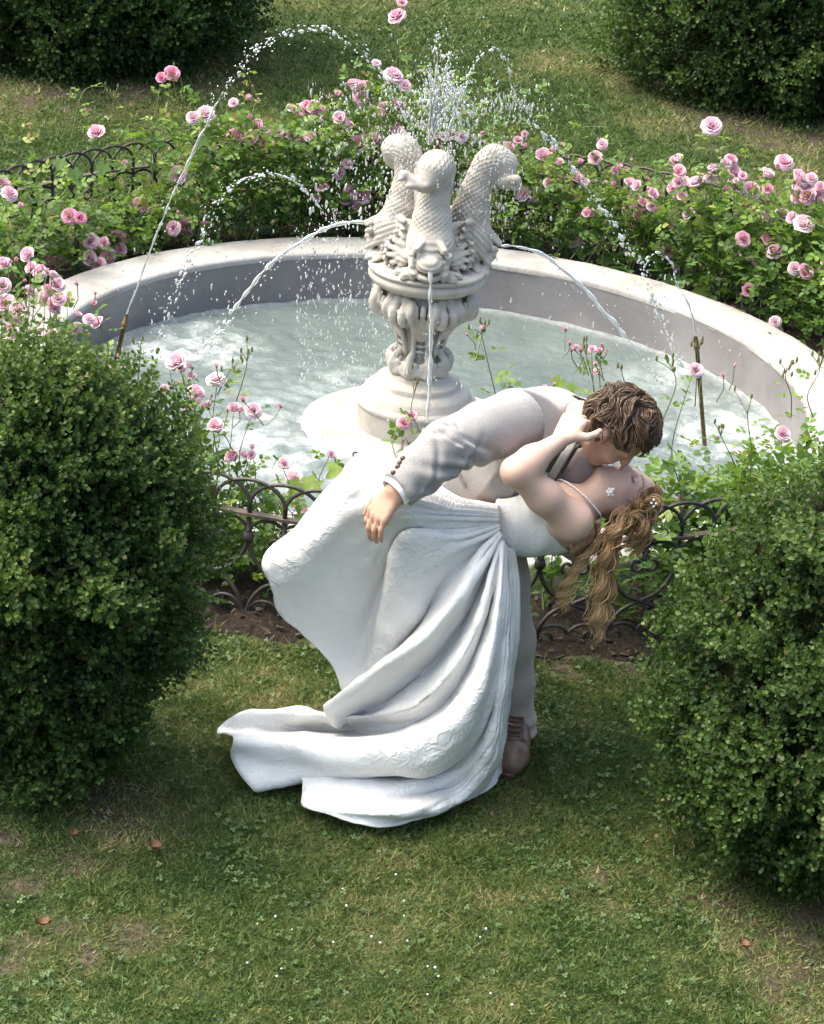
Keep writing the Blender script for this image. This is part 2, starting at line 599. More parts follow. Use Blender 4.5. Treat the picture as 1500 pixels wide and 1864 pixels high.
# bark chips and clods lying on the bed: too many to count
n = 3400
a = rng.uniform(0, 2 * np.pi, n); r_ = rng.uniform(1.78, 2.32, n)
P = np.column_stack([r_ * np.cos(a), r_ * np.sin(a), np.full(n, .035)]); P[:, 2] += (fbm(P, 16, 31) - .5) * .05 - 0.03 * np.clip((r_ - 2.15) / .12, 0, 1)
CV, CF = box((0, 0, 0), (0.6, 1.7, 0.45)); CV[[0, 5, 6]] *= 0.6
V, F, t = scatter(CV, CF, frames(rng.normal(size=(n, 3)) * [1, 1, .35], rng.normal(size=(n, 3)) * .4 + [0, 0, 1], rng.uniform(.006, .02, n)), P, rng.random(n))
m = NT('bark_chip'); m.p(Base_Color=m.ramp(m.attr('tone'), [(0, (0.016, 0.012, 0.009)), (0.7, (0.06, 0.042, 0.032)), (1, (0.15, 0.11, 0.085))]), Roughness=0.9)
tag(obj('bark_mulch', V, F, m.m, smooth=False, attrs={'tone': t}), 'dark bark chips and clods covering the rose bed', kind='stuff')

# ---- grass blades and clover
def in_view(P, pad=330, z=0.0):
    v = np.column_stack([P[:, 0], P[:, 1], np.full(len(P), z)]) - CAM
    k = FOC / (v @ _fw)
    px, py = 750 + (v @ CX) * k, 932 - (v @ CY) * k
    return (px > -pad) & (px < 1500 + pad) & (py > -pad) & (py < 1864 + pad)

def turf_points(n, x0, x1, y0, y1, clump=0.6):
    P = np.column_stack([rng.uniform(x0, x1, n), rng.uniform(y0, y1, n)])
    P = P[in_view(P)]
    rr = np.hypot(P[:, 0], P[:, 1])
    P3 = np.column_stack([P, np.zeros(len(P))])
    keep = (rr > 2.2 + 0.12 * noise3(P3, 5, 9)) & (rng.random(len(P)) > bareness(P) ** 1.5 * 1.05) & (rng.random(len(P)) < 1 - clump + clump * fbm(P3, 20, 41) * 1.6)
    return P[keep]

KV = A([[-1, 0, 0], [0, 1, 0], [1, .02, .05]], float)
KF = A([[0, 2, 1]])
gb, gt = [], []
def blades(P, ln, wd, lean=0.75):
    n = len(P)
    P3 = np.column_stack([P, ground_z(P) - 0.003])
    d = rng.normal(size=(n, 3)); d[:, 2] = 0
    flow = np.stack([np.cos(fbm(P3, 2.2, 71) * 14), np.sin(fbm(P3, 2.2, 71) * 14), 0 * P3[:, 0]], 1)
    fwd = normr(normr(d) * lean + flow * .3 + A([0, 0, 1]) * rng.uniform(.25, 1.1, n)[:, None])
    M = frames(fwd, rng.normal(size=(n, 3)) + [0, 0, .6])
    L = ln * rng.uniform(.5, 1.45, n) * (0.65 + 0.7 * fbm(P3, 9, 77))
    M = M * np.stack([wd * rng.uniform(.6, 1.3, n), L, L], 1)[:, None, :]
    tone = np.clip(0.08 + 0.55 * dryness(P) + rng.normal(0, .2, n) + (fbm(P3, 22, 55) - .5) * .95 + (fbm(P3, 3.5, 58) - .5) * .5, 0, 1)
    V, F, t = scatter(KV, KF, M, P3, tone)
    return V, F, t
parts = [blades(turf_points(620000, -1.85, 1.85, -4.6, -2.15), .018, .0027, 1.0),
         blades(turf_points(40000, -1.75, 1.75, -4.6, -2.15, .95), .034, .0017, .7),
         blades(turf_points(190000, -4.4, 4.4, 2.1, 6.2), .036, .0056),
         blades(turf_points(130000, -5.0, 5.0, 6.2, 12.5), .045, .0075),
         blades(turf_points(60000, -3.0, 3.0, -2.3, 2.3), .034, .004)]
off = 0; Vs, Fs, ts = [], [], []
for V, F, t in parts:
    Vs.append(V); Fs.append(F + off); ts.append(t); off += len(V)
m = NT('grass_blade')
c = m.ramp(m.attr('tone'), [(0, (0.05, 0.088, 0.02)), (0.35, (0.11, 0.165, 0.042)), (0.62, (0.20, 0.235, 0.07)), (0.85, (0.30, 0.27, 0.125)), (1, (0.42, 0.35, 0.2))])
m.p(Base_Color=c, Roughness=0.55, Specular_IOR_Level=0.35).translucent(0.4, c)
MAT['grass'] = m.m
tag(obj('grass', np.concatenate(Vs), np.concatenate(Fs), m.m, smooth=False, attrs={'tone': np.concatenate(ts)}), 'short green and straw coloured grass blades of the lawn', kind='stuff')

# clover: three small round leaflets
lv, lf = [], []
for k in range(3):
    a = k * 2.094
    q = A([[0, 0, 0], [-.42, .5, .12], [-.3, .92, .10], [.3, .92, .10], [.42, .5, .12]])
    ro = A([[math.cos(a), -math.sin(a), 0], [math.sin(a), math.cos(a), 0], [0, 0, 1]])
    lv.append(q @ ro.T); lf += [[5 * k, 5 * k + 4, 5 * k + 3], [5 * k, 5 * k + 3, 5 * k + 2], [5 * k, 5 * k + 2, 5 * k + 1]]
CLV, CLF = np.concatenate(lv), A(lf)
P = turf_points(62000, -1.9, 1.9, -4.7, -2.2, 1.0)
P = P[rng.random(len(P)) < np.clip((fbm(np.column_stack([P, 0 * P[:, 0]]), 2.6, 91) - .5) * 5, .10, .42)]
n = len(P)
up = rng.normal(size=(n, 3)) * .35 + [0, -.15, 1]
V, F, t = scatter(CLV, CLF, frames(np.cross(up, rng.normal(size=(n, 3))), up, rng.uniform(.0045, .0095, n)), np.column_stack([P, ground_z(P) + rng.uniform(.006, .018, n)]), np.clip(rng.normal(.4, .2, n), 0, 1))
m = NT('clover_leaf'); c = m.ramp(m.attr('tone'), [(0, (0.035, 0.075, 0.018)), (.6, (0.08, 0.145, 0.036)), (1, (0.14, 0.2, 0.06))])
m.p(Base_Color=c, Roughness=0.5).translucent(0.25, c)
tag(obj('clover', V, F, m.m, smooth=False, attrs={'tone': t}), 'small round clover leaves mixed into the lawn', kind='stuff')
# tiny clover flowers
fl = [(378, 683), (296, 720), (453, 750), (683, 560), (700, 636), (962, 615), (963, 682), (815, 770), (641, 804), (856, 797), (978, 795), (1308, 783), (1335, 741), (250, 892), (405, 920), (384, 955), (1070, 913), (1104, 917), (1119, 957), (1355, 1047), (1452, 1104), (1070, 1038)]
P = A([at_z(350 + a / 2.5, 1400 + b / 2.5) for a, b in fl] + [at_z(a, b) for a, b in ((720, 1180 + 420), (60, 560), (480, 30), (432, 45), (930, 35), (1020, 60), (985, 80), (690, 60), (1250, 20), (880, 40), (1058, 120), (640, 120))])
n = len(P); P[:, 2] = ground_z(P[:, :2]) + .022
OV, OF = lathe([(0.0, 1), (.6, .7), (1, 0), (.7, -.6), (0.0, -.9)], 6)
V, F, t = scatter(OV, OF, np.eye(3)[None] * rng.uniform(.0022, .004, n)[:, None, None] * np.where(P[:, 1] > 0, 2.0, 1.0)[:, None, None], P, rng.random(n))
m = NT('clover_flower'); m.p(Base_Color=(0.75, 0.74, 0.68), Roughness=0.8)
tag(obj('clover_flowers', V, F, m.m, attrs={'tone': t}), 'tiny white clover flowers dotted over the lawn', kind='stuff')
# fallen leaves
m = NT('dead_leaf'); m.p(Base_Color=m.ramp(m.noise(60), [(0.3, (0.09, 0.035, 0.015)), (0.7, (0.2, 0.1, 0.05))]), Roughness=0.7); MAT['dead'] = m.m
for (px, py, s, lab) in ((283, 1552, .045, 'curled reddish brown leaf on the grass below the boxwood'), (78, 1690, .04, 'pale brown leaf fallen on a worn soil patch'), (133, 1528, .03, 'small brown leaf in the shade under the boxwood'), (1354, 1730, .035, 'upright rusty leaf at the foot of the boxwood')):
    u = np.linspace(0, 1, 9); v = np.linspace(-1, 1, 5)
    U, W = np.meshgrid(u, v, indexing='ij')
    wd = 0.36 * np.sin(np.pi * U ** .8) * (1 + .25 * np.cos(U * 22))
    V = np.column_stack([(W * wd).ravel(), (U - .5).ravel(), (W ** 2 * .28 + .25 * (U - .5) ** 2 * 2).ravel()]) * s
    a = rng.uniform(0, 6.28); V = V @ A([[math.cos(a), -math.sin(a), 0], [math.sin(a), math.cos(a), 0], [0, 0, 1]]).T
    c = at_z(px, py, .01); 
    tag(obj('fallen_leaf', V + A([0, 0, .012]), grid_faces(9, 5), MAT['dead'], loc=Vector(c)), lab, 'leaf')

# ---- basin
def stone(name, lo, mid, hi, stain=(0.16, 0.14, 0.12), sc=6.0, bump=0.25, sfac=0.5):
    m = NT(name)
    c = m.ramp(m.noise(sc, 7, 0.62), [(0.28, lo), (0.5, mid), (0.72, hi)])
    c = m.mix(m.ramp(m.noise(sc * .45, 8, 0.7, dist=0.6), [(0.52, G1(0)), (0.72, G1(sfac))]), c, stain)
    c = m.mix(0.25, c, m.ramp(m.noise(150, 3), [(0.3, G1(.55)), (0.7, G1(1))]), 'MULTIPLY')
    m.p(Base_Color=c, Roughness=0.82, Specular_IOR_Level=0.3).bump(m.noise(sc * 14, 6), bump, 0.01)
    return m.m
MAT['rim'] = stone('rim_stone', (0.27, 0.254, 0.242), (0.37, 0.358, 0.347), (0.43, 0.418, 0.408), (0.24, 0.21, 0.185), 5, .3, .6)
MAT['wall'] = stone('basin_wall', (0.18, 0.168, 0.172), (0.24, 0.226, 0.23), (0.28, 0.265, 0.265), (0.37, 0.355, 0.345), 3.2, .15, .75)
MAT['fount'] = stone('fountain_stone', (0.36, 0.325, 0.28), (0.48, 0.445, 0.40), (0.54, 0.505, 0.46), (0.32, 0.25, 0.18), 9, .15, .5)
pool = thing('fountain_basin', 'round sunken stone basin with pale coping, filled with milky water', 'fountain basin', (0, 0, 0))
pr = A([(1.497, .072), (1.498, .088), (1.503, .097), (1.515, Z_RIM), (1.56, .102), (1.62, .101), (1.70, .100), (1.735, .098), (1.748, .090), (R_OUT, .078), (1.752, .0), (1.75, -.25)])
V, F = lathe(pr, 300)
V += (fbm(V, 7, 61)[:, None] - .5) * A([.006, .006, .004]) + (noise3(V, 40, 62)[:, None] - .5) * .002
obj('rim', V, F, MAT['rim'], pool)
V, F = lathe([(1.499, .080), (1.5, .05), (1.5, -.05), (1.5, -.14), (1.5, -.5), (1.49, -.7), (0.02, -.72)], 240)
V += (fbm(V, 5, 63)[:, None] - .5) * A([.012, .012, 0])
obj('inner_wall', V, F, MAT['wall'], pool)

# ---- water with foam where the jets land
LAND = [(at_z(a, b, Z_WATER)[:2], r, s) for a, b, r, s in ((378, 632, .20, 1.3), (282, 640, .16, 1.0), (320, 610, .22, .8), (1198, 690, .14, .9), (1243, 668, .14, .8), (1350, 800, .30, 1.0), (1300, 760, .3, .6), (770, 790, .32, .7), (480, 760, .25, .5), (620, 690, .3, .3), (500, 820, .4, .8), (1200, 800, .4, .5), (420, 800, .4, .5))]
nu, nv = 320, 90
th = np.linspace(0, 2 * np.pi, nu, endpoint=False); rad = np.linspace(.02, 1.499, nv)
T_, R_ = np.meshgrid(th, rad, indexing='ij')
V = np.column_stack([(R_ * np.cos(T_)).ravel(), (R_ * np.sin(T_)).ravel(), np.full(nu * nv, Z_WATER)])
foam = np.zeros(len(V)); V2 = V[:, :2]
zz = np.zeros(len(V))
for c, r, s in LAND:
    d = np.sqrt(((V2 - c) ** 2).sum(1))
    foam = np.maximum(foam, s * np.exp(-(d / r) ** 2))
    zz += .006 * s * np.sin(d * 70) * np.exp(-(d / (r * 1.6)) ** 2)
nz = fbm(V, 13, 66, 4)
rim_f = 0.75 * np.exp(-((1.5 - R_.ravel()) / 0.055) ** 2)
foam = np.clip(np.maximum(foam * (0.2 + 1.5 * np.clip((nz - .36) * 2.4, 0, 1)), rim_f * (0.5 + nz)), 0, 1)
V[:, 2] += zz + (fbm(V, 9, 67) - .5) * .014 + (noise3(V, 30, 68) - .5) * .006
m = NT('pool_water')
body = m.ramp(m.noise(2.2, 4), [(0.3, (0.085, 0.108, 0.105)), (0.7, (0.14, 0.168, 0.165))])
m.p(Base_Color=m.mix(m.math('MULTIPLY', m.attr('foam'), m.ramp(m.noise(46, 5, 0.7), [(0.35, G1(.25)), (0.65, G1(1))])), body, (0.50, 0.53, 0.54)), Roughness=m.math('MULTIPLY_ADD', m.attr('foam'), 0.4), IOR=1.33, Specular_IOR_Level=0.6)
h = m.math('ADD', m.noise(16, 5, 0.6), m.math('MULTIPLY', m.noise(55, 3), 0.4))
m.bump(h, 0.3, 0.03)
w = obj('water', V, grid_faces(nu, nv, closed_u=True), m.m, attrs={'foam': foam})
for nd in m.t.nodes:
    if nd.type == 'MATH' and nd.operation == 'MULTIPLY_ADD': nd.inputs[2].default_value = 0.14
tag(w, 'milky grey green pool water with foam', kind='structure')
MAT['water'] = m.m

# ------------------------------------------------------------------ wrought iron fence
fence = thing('iron_fence', 'low black wrought iron fence of interlaced arches round the basin', 'fence', (0, 0, 0))
NP = 118
DA = 2 * math.pi / NP
SP = 2 * R_FENCE * math.sin(DA / 2)
ZR, ZT = 0.36, 0.475
def arc(cx, cz, rx, rz, a0, a1, n=16):
    a = np.linspace(R(a0), R(a1), n)
    return np.column_stack([cx + rx * np.cos(a), np.zeros(n), cz + rz * np.sin(a)])
def spiral(cx, cz, r0, r1, a0, a1, n=18):
    a = np.linspace(R(a0), R(a1), n); r = np.linspace(r0, r1, n)
    return np.column_stack([cx + r * np.cos(a), np.zeros(n), cz + r * np.sin(a)])
def proto(name, shapes):
    b = Bag()
    for s in shapes:
        b.add(*s)
    o = b.build(name, MAT['iron'])
    COL.objects.unlink(o)
    return o
bend = lambda P: P + np.column_stack([0 * P[:, 0], (P[:, 0] ** 2) / (2 * R_FENCE), 0 * P[:, 0]])
p_arch = proto('arch', [tube(bend(np.concatenate([[(-SP, 0, ZR - .005)], arc(0, ZR + .03, SP, ZT - ZR - .03, 180, 0, 20), [(SP, 0, ZR - .005)]])), .0062, 7)])
p_post = proto('post', [tube([(0, 0, ZR + .035), (0, 0, ZR - .07)], .0075, 7), tube([(0, 0, ZR - .055), (0, 0, ZR - .062), (0, 0, ZR - .075), (0, 0, ZR - .088), (0, 0, ZR - .096)], [.009, .015, .019, .015, .007], 10)])
p_post2 = proto('post', [tube([(0, 0, ZR + .035), (0, 0, ZR - .06)], .0075, 7), tube([(0, 0, ZR - .052), (0, 0, ZR - .058), (0, 0, ZR - .068), (0, 0, ZR - .078), (0, 0, ZR - .086)], [.007, .012, .015, .012, .005], 10)])
def scroll(s):
    top = arc(-SP + 0.035 + .03, ZR - .062, .062, .048, 195, 20, 14)          # hangs beneath the rail
    cur = spiral(-.026, ZR - .088, .026, .011, 20, -330, 20)
    P = np.concatenate([top, [(-.012, 0, ZR - .066)], cur]) * A([s, 1, 1])
    return tube(bend(P), .0056, 6)
p_scr = [proto('scroll', [scroll(1)]), proto('scroll', [scroll(-1)])]
def lower(s):
    P = np.array([(0, 0, ZR - .09), (.018, 0, ZR - .14), (.06, 0, ZR - .19), (.115, 0, ZR - .215), (.17, 0, ZR - .24), (.205, 0, ZR - .285), (.222, 0, ZR - .335)]) * A([s, 1, 1])
    P = catmull(P, 4)
    return tube(bend(P), .0068, 7)
p_low = [proto('lower_arc', [lower(1)]), proto('lower_arc', [lower(-1)])]
def foot(s):
    P = np.concatenate([arc(0.05, .03, .05, .042, 175, 0, 12), spiral(.07, .03, .03, .012, 0, -300, 14)]) * A([s, 1, 1])
    return tube(bend(P), .0062, 6)
p_foot = [proto('foot_scroll', [foot(1)]), proto('foot_scroll', [foot(-1)])]
for i in range(NP):
    th_ = i * DA
    Mw = Matrix.Translation((R_FENCE * math.cos(th_), R_FENCE * math.sin(th_), 0)) @ Matrix.Rotation(th_ + math.pi / 2, 4, 'Z')
    share('arch', p_arch, fence, Mw)
    share('post', p_post if i % 2 == 0 else p_post2, fence, Mw)
    if i % 2 == 0:
        for k in (0, 1):
            share('lower_arc', p_low[k], fence, Mw)
    else:
        for k in (0, 1):
            share('scroll', p_scr[k], fence, Mw)
            share('foot_scroll', p_foot[k], fence, Mw)
V, F = lathe([(R_FENCE - .014, ZR - .004), (R_FENCE + .014, ZR - .004), (R_FENCE + .014, ZR + .005), (R_FENCE - .014, ZR + .005), (R_FENCE - .014, ZR - .004)], 236)
V[:, 2] += (noise3(V, 6, 5) - .5) * .004
obj('rail', V, F, MAT['rail'], fence, smooth=False)
# ------------------------------------------------------------------ clipped boxwood bushes
LEAF_V = A([[0, 0, 0], [-.40, .34, .10], [-.40, .70, .09], [0, 1, -.05], [.40, .70, .09], [.40, .34, .10]], float)
LEAF_F = A([[0, 5, 4, 3], [0, 3, 2, 1]])
LEAF_S = A([[0, 0, 0], [-.42, .52, .10], [0, 1, -.04], [.42, .52, .10]], float)
LEAF_SF = A([[0, 3, 2], [0, 2, 1]])

def boxwood(label, base, prof, n_sprig, seed, fine=True, sprig=0.075, leaf=0.0165, view=None, group='clipped boxwood bushes', lump=0.13):
    """prof: list of (height, radius); the crown is a shell of leafy sprigs round a twiggy core"""
    g = np.random.default_rng(seed)
    base = A(base, float)
    bush = thing('boxwood_bush', label, 'bush', base, group)
    prof = A(prof, float)
    # trunk and limbs
    b = Bag()
    H = prof[-1, 0]
    for k in range(7):
        a = g.uniform(0, 6.28)
        e = A([math.cos(a) * prof[:, 1].max() * .6, math.sin(a) * prof[:, 1].max() * .6, H * g.uniform(.5, .85)])
        P = catmull(A([[0, 0, -.03], [e[0] * .15, e[1] * .15, e[2] * .3], [e[0] * .6, e[1] * .6, e[2] * .65], e]), 4)
        b.add(*tube(P, np.linspace(.028, .006, len(P)), 6))
    b.build('trunk', MAT['bark'], bush, loc=Vector(base))
    # lumpy shell
    def shell(th, t, k=1.0):
        z = np.interp(t, np.linspace(0, 1, len(prof)), prof[:, 0])
        r = np.interp(t, np.linspace(0, 1, len(prof)), prof[:, 1])
        d = np.column_stack([np.cos(th), np.sin(th), 0 * th])
        Q = d * r[:, None] + np.column_stack([0 * z, 0 * z, z])
        lum = (fbm(Q + seed, 3.0 / max(prof[:, 1].max(), .3) * .6, seed, 2) - .5) * 2.2 + (noise3(Q + seed, 9, seed + 3) - .5) * .9
        return Q + (d * r[:, None] * .9 + np.column_stack([0 * z, 0 * z, r * .4])) * (lum * lump)[:, None], d
    # core
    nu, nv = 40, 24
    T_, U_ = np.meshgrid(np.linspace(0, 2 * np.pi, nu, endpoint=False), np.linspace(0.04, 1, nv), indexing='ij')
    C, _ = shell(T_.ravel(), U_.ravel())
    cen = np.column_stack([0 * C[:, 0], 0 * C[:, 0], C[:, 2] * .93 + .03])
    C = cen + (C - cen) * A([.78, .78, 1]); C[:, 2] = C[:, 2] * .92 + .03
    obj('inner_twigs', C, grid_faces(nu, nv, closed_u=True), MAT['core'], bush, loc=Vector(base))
    # sprigs, area weighted
    zs = np.linspace(0, 1, len(prof) * 8)
    zz = np.interp(zs, np.linspace(0, 1, len(prof)), prof[:, 0]); rz = np.interp(zs, np.linspace(0, 1, len(prof)), prof[:, 1])
    ds = np.hypot(np.diff(zz), np.diff(rz)) * (rz[1:] + rz[:-1]) + 1e-6
    cdf = np.concatenate([[0], np.cumsum(ds)]); cdf /= cdf[-1]
    t = np.interp(g.random(n_sprig), cdf, zs)
    th = g.uniform(0, 2 * np.pi, n_sprig)
    if view is not None:      # more sprigs on the side towards the viewer
        k = g.random(n_sprig) < .62
        th = np.where(k, view + g.normal(0, .85, n_sprig), th)
    Q, d = shell(th, t)
    e = 1e-2
    Q1, _ = shell(th + e, t); Q2, _ = shell(th, np.clip(t + e, 0, 1))
    Q0, _ = shell(th, np.clip(t - e, 0, 1))
    nr = normr(np.cross(Q1 - Q, Q2 - Q0))
    nr *= np.sign((nr * (d + [0, 0, .3])).sum(1))[:, None]
    clump = fbm(Q + 3 * seed, 10 if fine else 5, seed + 9, 2)
    depth = g.random(n_sprig) ** 1.6
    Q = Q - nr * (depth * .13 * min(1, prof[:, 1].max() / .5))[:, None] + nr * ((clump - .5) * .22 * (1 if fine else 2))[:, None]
    fwd = normr(nr + g.normal(0, .36, (n_sprig, 3)) + A([0, 0, .5]))
    L = sprig * g.uniform(.7, 1.5, n_sprig)
    # some long shoots stick out
    long_ = g.random(n_sprig) < .06
    L = np.where(long_, L * 1.9, L)
    side = normr(np.cross(fwd, g.normal(size=(n_sprig, 3))))
    bi = np.cross(fwd, side)
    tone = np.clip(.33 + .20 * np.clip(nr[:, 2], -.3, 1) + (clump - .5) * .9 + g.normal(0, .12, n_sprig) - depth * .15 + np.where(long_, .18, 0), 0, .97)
    Ms, Ts, To = [], [], []
    K = 5 if fine else 3
    for k in range(K):
        u = (k + .6) / K
        for s in (-1, 1):
            ax = (side if k % 2 == 0 else bi) * s
            o = Q + fwd * (L * (u - .5))[:, None]
            f = normr(ax * .85 + fwd * .75 + g.normal(0, .22, (n_sprig, 3)))
            up = normr(fwd * .9 - ax * .5 + g.normal(0, .3, (n_sprig, 3)))
            Ms.append(frames(f, up, leaf * g.uniform(.7, 1.2, n_sprig) * (1.08 - .35 * u))); Ts.append(o)
            To.append(np.clip(tone + .16 * (u - .4) + g.normal(0, .07, n_sprig), 0, .98))
    f = normr(fwd + g.normal(0, .2, (n_sprig, 3)))
    Ms.append(frames(f, side, leaf * .8)); Ts.append(Q + fwd * (L * .5)[:, None]); To.append(np.clip(tone + .2, 0, .98))
    To = np.concatenate(To); To = np.where(g.random(len(To)) < .012, 1.0, To)
    Ms, Ts = np.concatenate(Ms), np.concatenate(Ts)
    near = np.tile(depth < .32, len(To) // n_sprig) & fine      # the outer leaves get their full outline
    V, F, tt = scatter(LEAF_V, LEAF_F, Ms[near], Ts[near], To[near]) if fine else (np.zeros((0, 3)), np.zeros((0, 4), int), np.zeros(0))
    V2, F2, t2 = scatter(LEAF_S, LEAF_SF, Ms[~near], Ts[~near], To[~near])
    F = [F, F2 + len(V)] if fine else [F2]
    V, tt = np.concatenate([V, V2]), np.concatenate([tt, t2])
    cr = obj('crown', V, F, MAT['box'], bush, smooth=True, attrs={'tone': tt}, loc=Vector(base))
    tag(cr, kind='stuff')
    return bush

CAMV = -math.pi / 2
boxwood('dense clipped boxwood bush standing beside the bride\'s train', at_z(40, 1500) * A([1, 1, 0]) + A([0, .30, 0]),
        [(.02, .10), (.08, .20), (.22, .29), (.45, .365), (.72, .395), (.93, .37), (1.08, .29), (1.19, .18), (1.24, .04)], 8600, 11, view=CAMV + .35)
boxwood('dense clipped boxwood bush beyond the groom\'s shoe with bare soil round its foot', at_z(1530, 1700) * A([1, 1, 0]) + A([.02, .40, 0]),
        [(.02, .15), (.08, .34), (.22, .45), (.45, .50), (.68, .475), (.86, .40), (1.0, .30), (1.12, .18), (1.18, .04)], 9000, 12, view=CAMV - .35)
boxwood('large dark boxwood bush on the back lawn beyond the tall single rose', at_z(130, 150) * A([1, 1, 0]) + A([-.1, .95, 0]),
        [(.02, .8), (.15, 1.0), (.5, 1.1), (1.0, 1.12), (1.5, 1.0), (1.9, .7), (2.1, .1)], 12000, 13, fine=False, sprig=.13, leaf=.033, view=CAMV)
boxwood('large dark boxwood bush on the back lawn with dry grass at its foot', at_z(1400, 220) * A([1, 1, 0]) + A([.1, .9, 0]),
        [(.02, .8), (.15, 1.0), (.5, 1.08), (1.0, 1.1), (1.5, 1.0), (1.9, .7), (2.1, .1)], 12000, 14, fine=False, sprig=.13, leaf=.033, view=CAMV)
# ------------------------------------------------------------------ fountain
fount = thing('dolphin_fountain', 'carved pale stone fountain with three upturned dolphins on a baluster pedestal', 'fountain', (0, 0, Z_WATER))
ST = MAT['fount']
FM = Matrix.Translation((-.034, -.07, 0)) @ Matrix.Diagonal((1.045, 1.045, 1, 1))
V, F = lathe([(0.0, -.098), (.40, -.098), (.425, -.106), (.432, -.14), (.432, -.5)], 96)
V += (fbm(V, 12, 3)[:, None] - .5) * .008
obj('plinth', V, F, MAT['rim'], fount)
V, F = lathe([(.215, -.13), (.219, -.11), (.219, -.02), (.221, -.012), (.226, -.006), (.229, .004), (.226, .014), (.219, .019), (.212, .021), (.209, .026), (.208, .030), (.205, .033), (.202, .046), (.192, .058), (.172, .068), (.160, .072), (.1585, .076), (.1585, .090), (.156, .096), (.148, .098), (.130, .101), (.116, .104), (.112, .110), (.113, .118), (.108, .126), (.098, .130)], 96)
obj('drum_base', V, F, ST, fount)
# capital, leaves and collar are carved from the same block as the shaft
def ring_place(P, a):
    """profile (radial, tangential, z) turned to the angle a"""
    P = np.asarray(P, float)
    return np.column_stack([P[:, 0] * math.cos(a) - P[:, 1] * math.sin(a), P[:, 0] * math.sin(a) + P[:, 1] * math.cos(a), P[:, 2]])
f = Field((-.23, -.23, .10), (.23, .23, .50), .0054)
PR = A([(.098, .12), (.098, .14), (.094, .16), (.082, .178), (.074, .195), (.072, .22), (.075, .26), (.080, .30), (.090, .33), (.108, .36), (.130, .385), (.145, .41), (.150, .43), (.146, .447), (.135, .46), (.132, .49)])
sl, P = f.win(f.lo, f.lo + f.n * f.h, 0)
rr = np.hypot(P[..., 0], P[..., 1]); th = np.arctan2(P[..., 1], P[..., 0])
f.D[sl] = (rr - np.interp(P[..., 2], PR[:, 1], PR[:, 0]) - np.cos(th * 16) * .003) * .8
def run(Pl, r0, r1, k=.008):
    f.chain(Pl, np.linspace(r0, r1, len(Pl)), k)
for k in range(6):
    a = R(-90 + 30 + 60 * k)
    sp = [(0.160 + .030 * (1 - i / 18 * .8) * math.cos(R(60 - 30 * i)), 0, .400 + .040 * (1 - i / 18 * .8) * math.sin(R(60 - 30 * i))) for i in range(18)]
    for s in (-1, 1):
        Q = A(sp); Q[:, 1] += .020 * s
        run(ring_place(np.concatenate([[(.13, .012 * s, .468), (.150, .018 * s, .462)], Q[1:]]), a), .017, .008)
        Q = catmull(A([(.165, .046 * s, .458), (.186, .054 * s, .425), (.168, .052 * s, .385), (.128, .040 * s, .35), (.100, .026 * s, .31), (.086, .020 * s, .26), (.080, .016 * s, .21)]), 3)
        run(ring_place(Q, a), .014, .006)
    b_ = a + R(30)
    for j in range(5):      # shell shaped fan between the volutes
        t = (j - 2) * .022
        Q = A([(.096, t * .35, .30), (.118, t * .7, .345), (.150, t, .385), (.172, t * 1.25, .418), (.170, t * 1.3, .444)])
        run(ring_place(Q, b_), .008, .011, .006)
    for zz in (.335, .31, .285, .26, .235):
        run(ring_place(A([(.083 + (zz - .23) * .12, -.008, zz), (.086 + (zz - .23) * .12, .008, zz)]), b_), .007, .007, .004)
for k in range(9):
    a = R(-90 + 40 * k)
    for s in (-1, 1):
        Q = [(.104, s * (.017 + .018 * (1 - i / 13 * .8) * math.cos(R(100 - 36 * i))), .160 + .026 * (1 - i / 13 * .8) * math.sin(R(100 - 36 * i))) for i in range(13)]
        run(ring_place(Q, a), .012, .007)
    run(ring_place(catmull(A([(.084, 0, .218), (.104, 0, .206), (.118, 0, .176), (.110, 0, .142), (.098, 0, .13)]), 2), a + R(20)), .013, .011)
V, F = f.mesh(); V = relax(V, F, 1, .35)
obj('shaft', V, F, ST, fount)
# disc
V, F = lathe([(.10, .470), (.16, .478), (.188, .488), (.206, .500), (.215, .514), (.216, .526), (.210, .535), (.205, .538), (.207, .543), (.216, .546), (.218, .553), (.215, .560), (.206, .562), (0.0, .562)], 96)
obj('disc', V, F, ST, fount)

